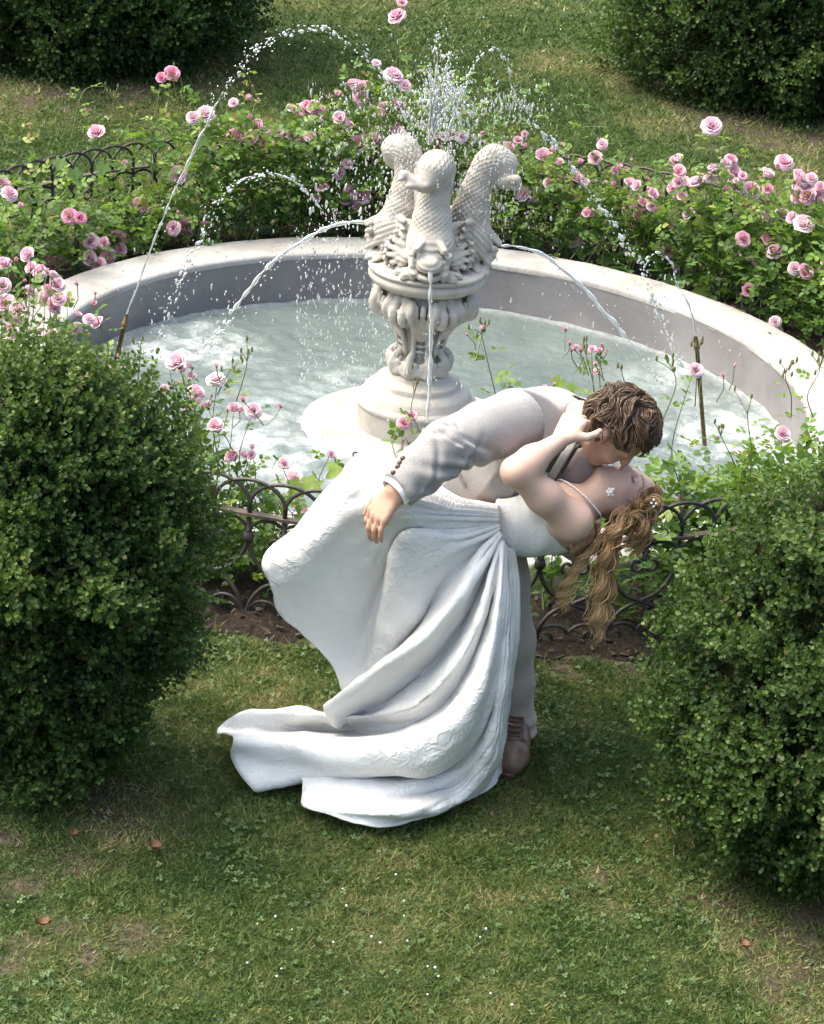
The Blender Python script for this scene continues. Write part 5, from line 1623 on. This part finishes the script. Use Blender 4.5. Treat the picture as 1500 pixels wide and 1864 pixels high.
# trousers
lo, hi = grow([G[k] for k in ('ankleR', 'kneeR', 'hipR', 'ankleL', 'kneeL', 'hipL', 'pelvis')], .15); lo[2] = 0.01
f = Field(lo, hi, .008)
for S in 'RL':
    f.chain([G['pelvis'], G['hip' + S], (G['hip' + S] + G['knee' + S]) / 2, G['knee' + S], (G['knee' + S] + G['ankle' + S]) / 2, G['ankle' + S] + A([0, 0, .02]), G['ankle' + S] + A([0, -.012, -.025])], [.135, .104, .084, .068, .060, .056, .055], .03)
f.cut(A([0, 0, G['ankleR'][2] - .02]), A([0, 0, -1.0]))
V, F = f.mesh(); V = relax(V, F, 2, .5); N = vnormals(V, F)
V = V + wrinkle(V, N, G['kneeR'], G['ankleR'] - A([0, 0, .03]), .004, 50, 4, .12) + N * ((fbm(V, 9, 3) - .5) * .016)[:, None]
V = V + N * (np.exp(-((V[:, 2] - G['ankleR'][2]) / .05) ** 2) * np.sin(V[:, 2] * 150 + 3 * noise3(V, 12, 4)) * .006)[:, None]
obj('trousers', V, F, MAT['trouser'], groom)
# shoes
for S in 'RL':
    an = G['ankle' + S]
    hd = norm(A([-.06, -1, 0])) if S == 'R' else norm(A([.15, -1, 0]))
    sd = A([-hd[1], hd[0], 0])
    heel = A([an[0], an[1], 0]) - hd * .055
    pt = lambda x, y, z: heel + hd * x + sd * y + A([0, 0, z])
    f = Field(heel + A([-.2, -.36, -.02]), heel + A([.2, .12, .18]), .0045)
    f.ell(pt(.055, 0, .055), A([.058, .036, .05]), np.stack([hd, sd, A([0, 0, 1.0])], 1), .02)
    f.chain([pt(.06, 0, .05), pt(.13, .002, .045), pt(.20, .004, .038), pt(.235, .004, .033)], [.038, .042, .043, .034], .03)
    f.chain([pt(.05, 0, .095), pt(.11, 0, .078)], [.036, .032], .03)
    f.cut(pt(0, 0, .012), A([0, 0, -1.0]))
    V, F = f.mesh(); V = relax(V, F, 1, .4)
    shoe = obj('shoe', V, F, MAT['shoe'], groom)
    a = np.linspace(0, 2 * np.pi, 40, endpoint=False)
    L = .15; x = .125 + .147 * np.cos(a); y = (.040 + .008 * np.cos(a + .3)) * np.sin(a) * np.where(x < .12, .85, 1.02)
    rows = [np.array([pt(xx, yy * q, z) for xx, yy in zip(x, y)]) for z, q in ((.002, .96), (.004, 1.0), (.014, 1.0), (.016, .94))]
    obj('sole', np.concatenate(rows), [grid_faces(4, 40, closed_v=True), np.arange(40)[None], (np.arange(40)[::-1] + 120)[None]], MAT['button'], shoe)
    vs2 = (V - heel) @ np.stack([hd, sd, A([0, 0, 1.0])], 1)
    def top(x, y):
        m_ = (np.abs(vs2[:, 0] - x) < .008) & (np.abs(vs2[:, 1] - y) < .008)
        return vs2[m_, 2].max() if m_.any() else .06
    def over(line, r):
        return tube([pt(x, y, top(x, y) + r * .4) for x, y in line], r, 5)
    for k in range(5):
        x0 = .112 + .015 * k
        obj('lace', *over([(x0, -.019), (x0 + .004, -.009), (x0 + .005, 0), (x0 + .004, .009), (x0, .019)], .0032), MAT['lace'], shoe)
    b = Bag()
    b.add(*over([(.200 - .012 * (y / .036) ** 2, y) for y in np.linspace(-.036, .036, 9)], .0016))
    for s_ in (-1, 1):
        b.add(*over([(x, s_ * (.023 + .05 * (x - .11) ** 1)) for x in np.linspace(.10, .185, 7)], .0018))
    tag(b.build('seams', MAT['button'], shoe), kind='stuff')
# hair: a cap of locks swept over the skull
def hair_strands(H, n, length, rad, region, flow, seed, lift=.010, tone=(.25, .25), swirl=1.0):
    g = np.random.default_rng(seed)
    D = normr(g.normal(size=(n * 6, 3)))
    D = D[A([bool(region(d)) for d in D])][:n]
    n = len(D)
    rx, c0 = A([.100, .079, .093]), A([-.012, 0, .030])
    p = c0 + D * rx
    FL = A([flow(d) for d in D])
    P = [p - D * .004]; d = D
    up = g.uniform(.4, 1.2, n)
    for j in range(1, 8):
        v = FL - d * (FL * d).sum(1)[:, None]
        sw = np.stack([noise3(d * 4 + 7 * i + seed, 1.0, i) for i in range(3)], 1) - .5
        v = normr(v + sw * 1.5 * swirl + g.normal(0, .05, (n, 3)))
        p = p + v * (length * g.uniform(.8, 1.15, n) / 7)[:, None]
        d = normr((p - c0) / rx)
        p = c0 + d * rx * (1 + lift / .09 * math.sin(j / 7 * 2.4) * up)[:, None]
        P.append(p)
    P = np.stack(P, 1)
    P = H.o + (P * H.k) @ H.M.T
    b = Bag()
    r = rad * H.k * np.clip(np.sin(np.linspace(.5, math.pi * .98, 8)), .12, 1)
    tn = np.clip(g.normal(tone[0], tone[1], n), 0, 1)
    for i in range(n):
        b.add(*tube(P[i], r, 3, cap=False), tn[i])
    return b
reg = lambda d: d[2] > (.02 + .72 * d[0] if d[0] > 0 else (-.10 if d[0] > -.30 else -.60)) and d[0] < .86
b = hair_strands(HG, 3300, .074, .0016, reg, lambda d: A([.75, -.30, .15]) if d[0] > -.25 else A([.55, -.1, -.5]), 31, .020, (.42, .26), 1.3)
V, F = lathe([(0.001, 1.0), (.38, .92), (.70, .70), (.92, .38), (1.0, 0.0), (.97, -.25), (.9, -.45)], 24)
V = V * A([.1005, .080, .094]) + A([-.014, 0, .030])
keep = ~((V[:, 0] > .055) & (V[:, 2] < .075)) 
Fk = F[keep[F].all(1) & ((V[F].mean(1)[:, 2] > .03) | (V[F].mean(1)[:, 0] < -.035))]
b.add(A([HG.w(*q) for q in V]), Fk, .12)
b.build('hair', MAT['hair_m'], groom)
# boutonniere
bo = at(1011, 880, -2.775)
b = Bag()
for k in range(9):
    a_ = k * 2.4
    petal(b, a_, .3 + .1 * k, .5, .7, 2.0, .3, .08, .2, .3)
m = NT('boutonniere'); m.p(Base_Color=(.82, .80, .76), Roughness=.7)
V = np.concatenate(b.V) * .021; F = np.concatenate(b.F[4])
M = frames(A([[0, 0, 1.0]]), A([norm(CAM - bo)]))[0]
obj('boutonniere', V @ M.T + bo, F, m.m, groom)

# ------------------------------------------------ bride
bride = thing('person', 'woman in a white strapless gown dipped backwards, long curls hanging down', 'person', at_z(850, 1400))
lo, hi = grow(list(BJ.values()) + [HB.o], .15); lo[2] = 0
f = Field(lo, hi, .0056)
HB.shape(f, True)
f.chain([BJ['chest'] * .6 + BJ['neck0'] * .4, BJ['neck0'], BJ['neck1'], HB.w(-.02, 0, -.05)], [.075, .048, .046, .048], .03)
f.chain([BJ['pelvis'], BJ['waist'], BJ['ribs'], BJ['chest']], [.052, .056, .062, .074], .04)
for S in 'LR':
    f.chain([BJ['chest'], BJ['sh' + S], (BJ['sh' + S] + BJ['el' + S]) / 2, BJ['el' + S], BJ['el' + S] * .65 + BJ['wr' + S] * .35, BJ['wr' + S]], [.080, .051, .043, .034, .035, .022], .03)
    if S == 'L':
        f.chain([BJ['pelvis'], BJ['hipL'], BJ['kneeL'], BJ['ankL']], [.052, .058, .048, .034], .03)
    else:
        f.chain([BJ['pelvis'], BJ['hipR'], BJ['kneeR'], BJ['ankR']], [.052, .058, .05, .036], .03)
hand(f, BJ['wrL'], norm(at(1050, 758, -2.81) - BJ['wrL']), A([-.40, -.90, .12]), (.95, .92, .88, .8), .04, .92, -1, thumb_out=1.15)
V, F = f.mesh(); V = relax(V, F, 1, .4)
Cc = colours(V, (.60, .41, .325), HB.spots(True) + [(BJ['elL'], .045, (.70, .40, .31), .5)])
obj('body', V, F, MAT['skin'], bride, attrs={'Col': Cc})
# brow and lash lines
b = Bag()
for y in (-1, 1):
    P = A([HB.w(.0865 - .0045 * abs(t), (.031 + .015 * t) * y, -.0055 + .003 * t * t) for t in np.linspace(-1, 1, 9)])
    b.add(*tube(P, .0016, 5), .0)
    P = A([HB.w(.092 - .010 * (t + 1) / 2, (.013 + .040 * (t + 1) / 2) * y, .027 + .004 * math.sin((t + 1) * 1.4)) for t in np.linspace(-1, 1, 9)])
    b.add(*tube(P, np.linspace(.0026, .0012, 9), 5), .25)
b.build('brows_and_lashes', MAT['hair_b'], bride)
# bodice: follows the torso, cut off cleanly at the neckline
lo, hi = grow([BJ[k] for k in ('pelvis', 'waist', 'ribs', 'chest')], .16)
f = Field(lo, hi, .0042)
f.chain([BJ['pelvis'], BJ['waist'], BJ['ribs'], BJ['chest'], BJ['chest'] + (BJ['chest'] - BJ['ribs']) * .6], [.080, .066, .072, .090, .094], .05)
for y in (-.045, .05):
    f.ell(BJ['chest'] + A([-.035, y - .02, .060]), A([.055, .055, .045]), None, .03)
f.cut(at(1008, 950, -2.85), A([1.0, -.12, .45]), .004)
f.cut(at(895, 955, -2.8), A([-1.0, 0, .1]), 0)
V, F = f.mesh(); V = relax(V, F, 1, .4); N = vnormals(V, F)
dr = (V - BJ['waist']) @ norm(A([.35, 0, .94]))
V = V + N * (np.sin((V - BJ['waist']) @ norm(A([.9, .2, -.35])) * 75 + 4 * noise3(V, 8, 2)) * .0016 + (fbm(V, 12, 4) - .5) * .004)[:, None]
dress = obj('dress', V, F, MAT['satin'], bride)
dress['label'] = 'white brocade wedding gown with gathered skirt and long train'

def g(px, py, z=.03):
    return ('g', px, py, z)
RIBS = [
    [(908, 924, -2.80), (835, 912, -2.85), (738, 858, -2.87), (664, 837, -2.88), (600, 892, -2.87), (530, 972, -2.86), (487, 1010, -2.86)],
    [(908, 930, -2.86), (825, 919, -2.93), (730, 880, -2.97), (645, 872, -2.98), (590, 940, -2.96), (530, 1000, -2.95), (483, 1030, -2.93)],
    [(909, 937, -2.885), (818, 928, -2.98), (722, 905, -3.005), (648, 925, -3.0), (593, 985, -2.98), (545, 1035, -2.97), (496, 1066, -2.955)],
    [(909, 942, -2.895), (815, 935, -2.985), (722, 935, -3.015), (660, 980, -2.98), (612, 1035, -2.945), (562, 1085, -2.935), (503, 1110, -2.935)],
    [(909, 948, -2.90), (820, 948, -2.985), (722, 950, -3.015), (684, 1025, -2.95), (648, 1085, -2.91), (605, 1130, -2.90), (546, 1148, -2.90)],
    [(909, 953, -2.895), (825, 962, -2.96), (726, 968, -2.985), (697, 1050, -2.90), (674, 1130, -2.86), (652, 1190, -2.855), (602, 1207, -2.87)],
    [(910, 958, -2.905), (835, 975, -2.985), (738, 975, -3.02), (708, 1070, -2.985), (690, 1145, -2.955), (675, 1205, -2.93), (624, 1256, -2.91)],
    [(910, 962, -2.91), (850, 990, -2.975), (785, 1020, -3.00), (750, 1100, -2.985), (722, 1165, -2.96), (695, 1215, -2.935), (640, 1272, -2.92)],
    [(910, 967, -2.90), (862, 1005, -2.935), (812, 1058, -2.94), (770, 1125, -2.925), (728, 1180, -2.91), (684, 1228, -2.90), (628, 1290, -2.90)],
    [(911, 971, -2.925), (875, 1020, -3.01), (832, 1085, -3.075), (780, 1148, -3.10), (720, 1193, -3.09), (655, 1238, -3.06), (591, 1287, -3.02)],
    [(911, 975, -2.91), (882, 1035, -2.975), (842, 1110, -3.02), (790, 1180, -3.03), (730, 1228, -3.02), (665, 1272, -2.99), (600, 1314, -2.95)],
    [(912, 978, -2.905), (886, 1050, -2.955), (848, 1130, -2.985), (796, 1205, -2.985), (733, 1258, -2.965), (668, 1300, -2.93), (612, 1322, -2.89)],
    [(912, 981, -2.925), (893, 1060, -3.03), (864, 1150, -3.10), (814, 1230, -3.125), (745, 1285, -3.10), (640, 1306, -2.98), g(520, 1286, .10)],
    [(913, 984, -2.915), (899, 1070, -2.995), (873, 1165, -3.04), (824, 1255, -3.055), (740, 1312, -3.03), g(600, 1322, .07), g(430, 1300, .09)],
    [(913, 985, -2.92), (902, 1075, -3.0), (878, 1172, -3.05), (830, 1268, -3.065), (745, 1326, -3.04), g(590, 1338, .05), g(394, 1334, .05)],
    [(914, 987, -2.93), (908, 1085, -3.06), (888, 1185, -3.135), (845, 1278, -3.18), (755, 1340, -3.18), g(600, 1350, .17), g(426, 1345, .14)],
    [(915, 990, -2.93), (913, 1095, -3.055), (898, 1200, -3.13), (864, 1305, -3.185), (775, 1378, -3.20), g(620, 1392, .13), g(419, 1378, .08)],
    [(916, 991, -2.925), (916, 1100, -3.04), (903, 1212, -3.10), (870, 1325, -3.15), (790, 1402, -3.16), g(640, 1412, .07), g(462, 1436, .02)],
    [(916, 992, -2.915), (918, 1104, -3.015), (906, 1220, -3.06), (876, 1335, -3.09), g(800, 1402, .08), g(660, 1408, .04), g(500, 1408, .03)],
    [(917, 994, -2.92), (921, 1110, -3.03), (909, 1230, -3.09), (884, 1350, -3.13), g(815, 1415, .09), g(700, 1432, .07), g(547, 1414, .06)],
    [(917, 995, -2.92), (922, 1112, -3.025), (911, 1236, -3.09), (887, 1358, -3.13), g(818, 1432, .055), g(690, 1458, .05), g(550, 1448, .03)],
    [(918, 996, -2.92), (923, 1115, -3.02), (912, 1240, -3.09), (889, 1365, -3.13), g(825, 1445, .05), g(715, 1480, .075), g(556, 1474, .02)],
    [(919, 997, -2.915), (924, 1115, -3.015), (914, 1245, -3.08), (893, 1370, -3.12), g(838, 1448, .055), g(750, 1485, .05), g(640, 1494, .035)],
    [(921, 998, -2.91), (926, 1115, -3.01), (916, 1245, -3.07), (897, 1370, -3.11), g(858, 1440, .06), g(790, 1475, .035), g(702, 1507, .02)],
    [(924, 999, -2.90), (929, 1112, -2.99), (920, 1240, -3.05), (903, 1365, -3.08), g(880, 1425, .06), g(845, 1448, .035), g(800, 1478, .02)],
    [(928, 1000, -2.885), (934, 1108, -2.965), (926, 1230, -3.01), (910, 1345, -3.02), g(902, 1400, .05), g(897, 1420, .03), g(890, 1437, .02)],
    [(933, 1001, -2.86), (942, 1102, -2.92), (937, 1210, -2.94), (924, 1310, -2.93), (914, 1362, -2.92), g(911, 1385, .03), g(909, 1396, .02)],
    [(928, 1000, -2.80), (930, 1100, -2.81), (915, 1200, -2.80), (900, 1280, -2.79), g(885, 1335, .05), g(880, 1345, .03), g(875, 1350, .02)],
    [(918, 975, -2.74), (880, 1080, -2.75), (830, 1180, -2.75), (790, 1240, -2.75), (760, 1280, -2.74), g(730, 1300, .03), g(700, 1305, .02)],
    [(912, 945, -2.73), (830, 985, -2.75), (760, 1020, -2.77), (700, 1080, -2.79), (660, 1150, -2.80), (640, 1200, -2.81), (628, 1240, -2.81)],
    [(909, 926, -2.75), (835, 914, -2.77), (740, 862, -2.79), (668, 846, -2.81), (612, 908, -2.81), (548, 995, -2.81), (505, 1035, -2.82)],
]
def rp(p):
    return at_z(p[1], p[2], p[3]) if p[0] == 'g' else at(*p)
S = A([[rp(p) for p in r] for r in RIBS])
S = catmull(S, 8, closed=True)
S = catmull(S.transpose(1, 0, 2), 16).transpose(1, 0, 2)
nu, nv = S.shape[:2]
# soften the control net slightly, then add fine drag wrinkles fanning from the waist and crumples near the hem
for _ in range(3):
    S = .5 * S + .25 * (np.roll(S, 1, 0) + np.roll(S, -1, 0))
V = S.reshape(-1, 3); F = grid_faces(nu, nv, closed_u=True)
N = vnormals(V, F)
v_ = np.tile(np.linspace(0, 1, nv), nu); u_ = np.repeat(np.arange(nu), nv) / nu
q = np.column_stack([u_ * 46, v_ * 2.2, 0 * u_])
w1 = (fbm(q, 1.0, 12, 2) - .5) * .030 * np.clip(v_ * 3, 0, 1) * (1 - .5 * v_)
w2 = (fbm(V, 11, 14, 3) - .5) * .026 * (.25 + v_)
w3 = -np.abs(noise3(V, 16, 17) - .5) * .010
w4 = np.sin(u_ * 2 * np.pi * 38 + 3 * noise3(V, 4, 3)) * .006 * np.exp(-((v_ - .12) / .12) ** 2)
V = V + N * (w1 + w2 + w3 + w4)[:, None]
V[:, 2] = np.maximum(V[:, 2], .012)
sk = obj('skirt', V, F, MAT['satin'], dress)
md = sk.modifiers.new('thickness', 'SOLIDIFY'); md.thickness = .004; md.offset = -1

# ------------------------------------------------ bride's hair and jewellery
def lock(b, pts, width, n, r, seed, wave=.010, turns=5.0, tone=(.25, .95), fray=.25, tj=.12):
    gq = np.random.default_rng(seed); n = int(n * .95); r = r * .85
    C = catmull(A([at(*p) for p in pts]), 6)
    W = np.interp(np.linspace(0, 1, len(C)), np.linspace(0, 1, len(width)), width)
    T = normr(np.gradient(C, axis=0))
    e1 = normr(np.cross(T, A([.15, 1.0, .1]))); e2 = np.cross(T, e1)
    t = np.linspace(0, 1, len(C))
    clumps = [(gq.uniform(0, 6.28), gq.uniform(.1, 1.0), gq.uniform(0, 6.28), gq.uniform(.8, 1.25)) for _ in range(max(3, n // 34))]
    for i in range(n):
        ca, cr, ph, fq = clumps[i % len(clumps)]
        loose = 1.0 if gq.random() > .14 else 3.5; a0 = ca + gq.normal(0, .16 * loose); r0 = np.clip(cr + gq.normal(0, .09 * loose), 0, 1.2)
        end = gq.uniform(.78, 1.0); st = gq.uniform(0, .08)
        k0, k1 = int(st * len(C)), max(int(end * len(C)), 8)
        tt = t[k0:k1]
        amp = wave * (.35 + tt) * (1 + gq.normal(0, .2))
        th_ = 2 * np.pi * turns * fq * tt + ph + gq.normal(0, .22 * loose)
        amp = amp * (.6 + .8 * noise3(np.column_stack([tt * 5 + i, 0 * tt, 0 * tt]), 1, 9)); o1 = W[k0:k1] * r0 * np.cos(a0) + amp * np.cos(th_) + gq.normal(0, .004) * fray * tt * 8
        o2 = W[k0:k1] * r0 * np.sin(a0) * .7 + amp * np.sin(th_)
        P = C[k0:k1] + e1[k0:k1] * o1[:, None] + e2[k0:k1] * o2[:, None]
        rr2 = r * np.clip(np.minimum(1, (1 - (tt - tt[0]) / (tt[-1] - tt[0])) * 4 + .15), .15, 1) * gq.uniform(.7, 1.2)
        tn = np.clip(np.interp(tt, [0, 1], tone) + gq.normal(0, tj), 0, 1)
        Vt, Ft = tube(P, rr2, 3, cap=False)
        b.add(Vt, Ft, np.repeat(tn, 3))
b = Bag()
# cap over the skull, combed back from the forehead
regB = lambda d: (d[2] > .30 - .9 * max(0, -d[0] - .1)) and d[0] < .74 and not (abs(d[1]) > .6 and d[0] > -.3 and d[2] < .25) and d[2] > -.7
hb = hair_strands(HB, 2000, .115, .0026, regB, lambda d: A([-.85, .15 * np.sign(d[1]), -.25]), 77, .008, (.16, .12), .6)
for k_, v in hb.F.items():
    for f_ in v: b.F.setdefault(k_, []).append(f_)
b.V, b.T, b.n = hb.V, hb.T, hb.n
V, F = lathe([(0.001, 1.0), (.38, .92), (.70, .70), (.92, .38), (1.0, 0.0), (.97, -.25), (.9, -.45)], 24)
V = V * A([.1005, .080, .094]) + A([-.014, 0, .030])
Fm = V[F].mean(1)
Fk = F[((Fm[:, 2] > .055) & (Fm[:, 0] < .066)) | (Fm[:, 0] < -.035)]
b.add(A([HB.w(*q_) for q_ in V]), Fk, .04)
# combed sweeps over the temple and the pinned curls
for k, (cx_, cy_) in enumerate(((1178, 905), (1188, 922), (1170, 932), (1182, 940), (1160, 948), (1190, 900), (1150, 938), (1174, 918), (1140, 955), (1165, 965), (1150, 972))):
    a = np.linspace(0, 5.2, 9); rr3 = np.linspace(15, 9, 9); ph = k * 1.7
    lock(b, [(cx_ + r_ * math.cos(t_ + ph), cy_ + r_ * math.sin(t_ + ph), -2.74 - .05 * math.sin(k * 2.1) - .004 * i) for i, (t_, r_) in enumerate(zip(a, rr3))], [.008, .009, .006], 26, .0017, 200 + k, .0025, 2, (.22, .55))
# loose mass sweeping from the nape
lock(b, [(1150, 912, -2.74), (1150, 930, -2.78), (1150, 950, -2.80), (1150, 985, -2.79), (1138, 1015, -2.78)], [.02, .035, .045, .03, .012], 90, .0018, 301, .008, 3, (.2, .6))
lock(b, [(1140, 930, -2.76), (1130, 955, -2.82), (1112, 985, -2.84), (1100, 1030, -2.83), (1092, 1085, -2.82), (1088, 1130, -2.81), (1084, 1170, -2.80)], [.018, .03, .034, .036, .038, .034, .016], 190, .0017, 302, .0085, 5, (.3, 1.0))
lock(b, [(1132, 940, -2.74), (1102, 970, -2.78), (1070, 1005, -2.80), (1045, 1035, -2.80), (1028, 1070, -2.79), (1022, 1095, -2.79), (1030, 1118, -2.78)], [.016, .024, .028, .034, .036, .030, .012], 130, .0016, 303, .0085, 4.5, (.35, 1.0))
lock(b, [(1128, 935, -2.72), (1120, 980, -2.74), (1104, 1030, -2.75), (1098, 1085, -2.75), (1094, 1140, -2.74)], [.02, .03, .032, .03, .014], 80, .0017, 304, .008, 5, (.25, .9))
lock(b, [(1165, 930, -2.77), (1172, 960, -2.78), (1160, 990, -2.77), (1150, 1012, -2.77)], [.012, .018, .02, .01], 46, .0016, 305, .006, 3, (.25, .55))
b.build('hair', MAT['hair_b'], bride)
# necklace
SV, SF = lathe([(0.0, 1), (.7, .7), (1, 0), (.7, -.7), (0.0, -1)], 8)
nk = norm(BJ['neck1'] - BJ['neck0'])
e1 = norm(np.cross(nk, [0, 1.0, 0])); e2 = np.cross(nk, e1)
c = BJ['neck0'] + nk * .004
b = Bag()
vs = np.empty(len(bride.children[0].data.vertices) * 3, np.float32); bride.children[0].data.vertices.foreach_get('co', vs); vs = vs.reshape(-1, 3)
for a in np.linspace(0, 2 * np.pi, 74, endpoint=False):
    d = math.cos(a) * e1 + math.sin(a) * e2
    tilt = nk * (-.030 * math.cos(a))
    o = c + tilt
    t = (vs - o) @ d; off = np.linalg.norm(vs - o - t[:, None] * d, axis=1)
    sel = (off < .009) & (t > 0) & (t < .1)
    b.add(SV * .0034 + o + d * ((t[sel].max() if sel.any() else .055) + .001), SF)
tag(b.build('necklace', MAT['pearl'], bride), kind='stuff')
# ear flower
def on_surface(px, py, o):
    d_ = norm(at(px, py, -2.7) - CAM)
    w_ = np.empty(len(o.data.vertices) * 3, np.float32); o.data.vertices.foreach_get('co', w_); w_ = w_.reshape(-1, 3)
    t_ = (w_ - CAM) @ d_
    near_ = w_[np.linalg.norm(w_ - CAM - t_[:, None] * d_, axis=1) < .012]
    return near_[((near_ - CAM) @ d_).argmin()] if len(near_) else at(px, py, -2.78)
er = on_surface(1119, 897, bride.children[0]) + norm(CAM - HB.o) * .004
b = Bag()
M = frames(A([[0, .2, 1.0]]), A([norm(CAM - er)]))[0]
for k in range(6):
    a = k * 2 * math.pi / 6
    p = A([math.cos(a), math.sin(a), 0]) * .0085 if k else A([0, 0, .004])
    b.add((SV * A([.0062, .0062, .004]) + p) @ M.T + er, SF)
b.build('flower_earring', MAT['pearl'], bride)
b = Bag()
for (px, py) in ((1190, 910), (1186, 916), (1194, 917), (1190, 922)):
    b.add(SV * .0035 + at(px, py, -2.83), SF)
b.build('hair_pin', MAT['pearl'], bride)
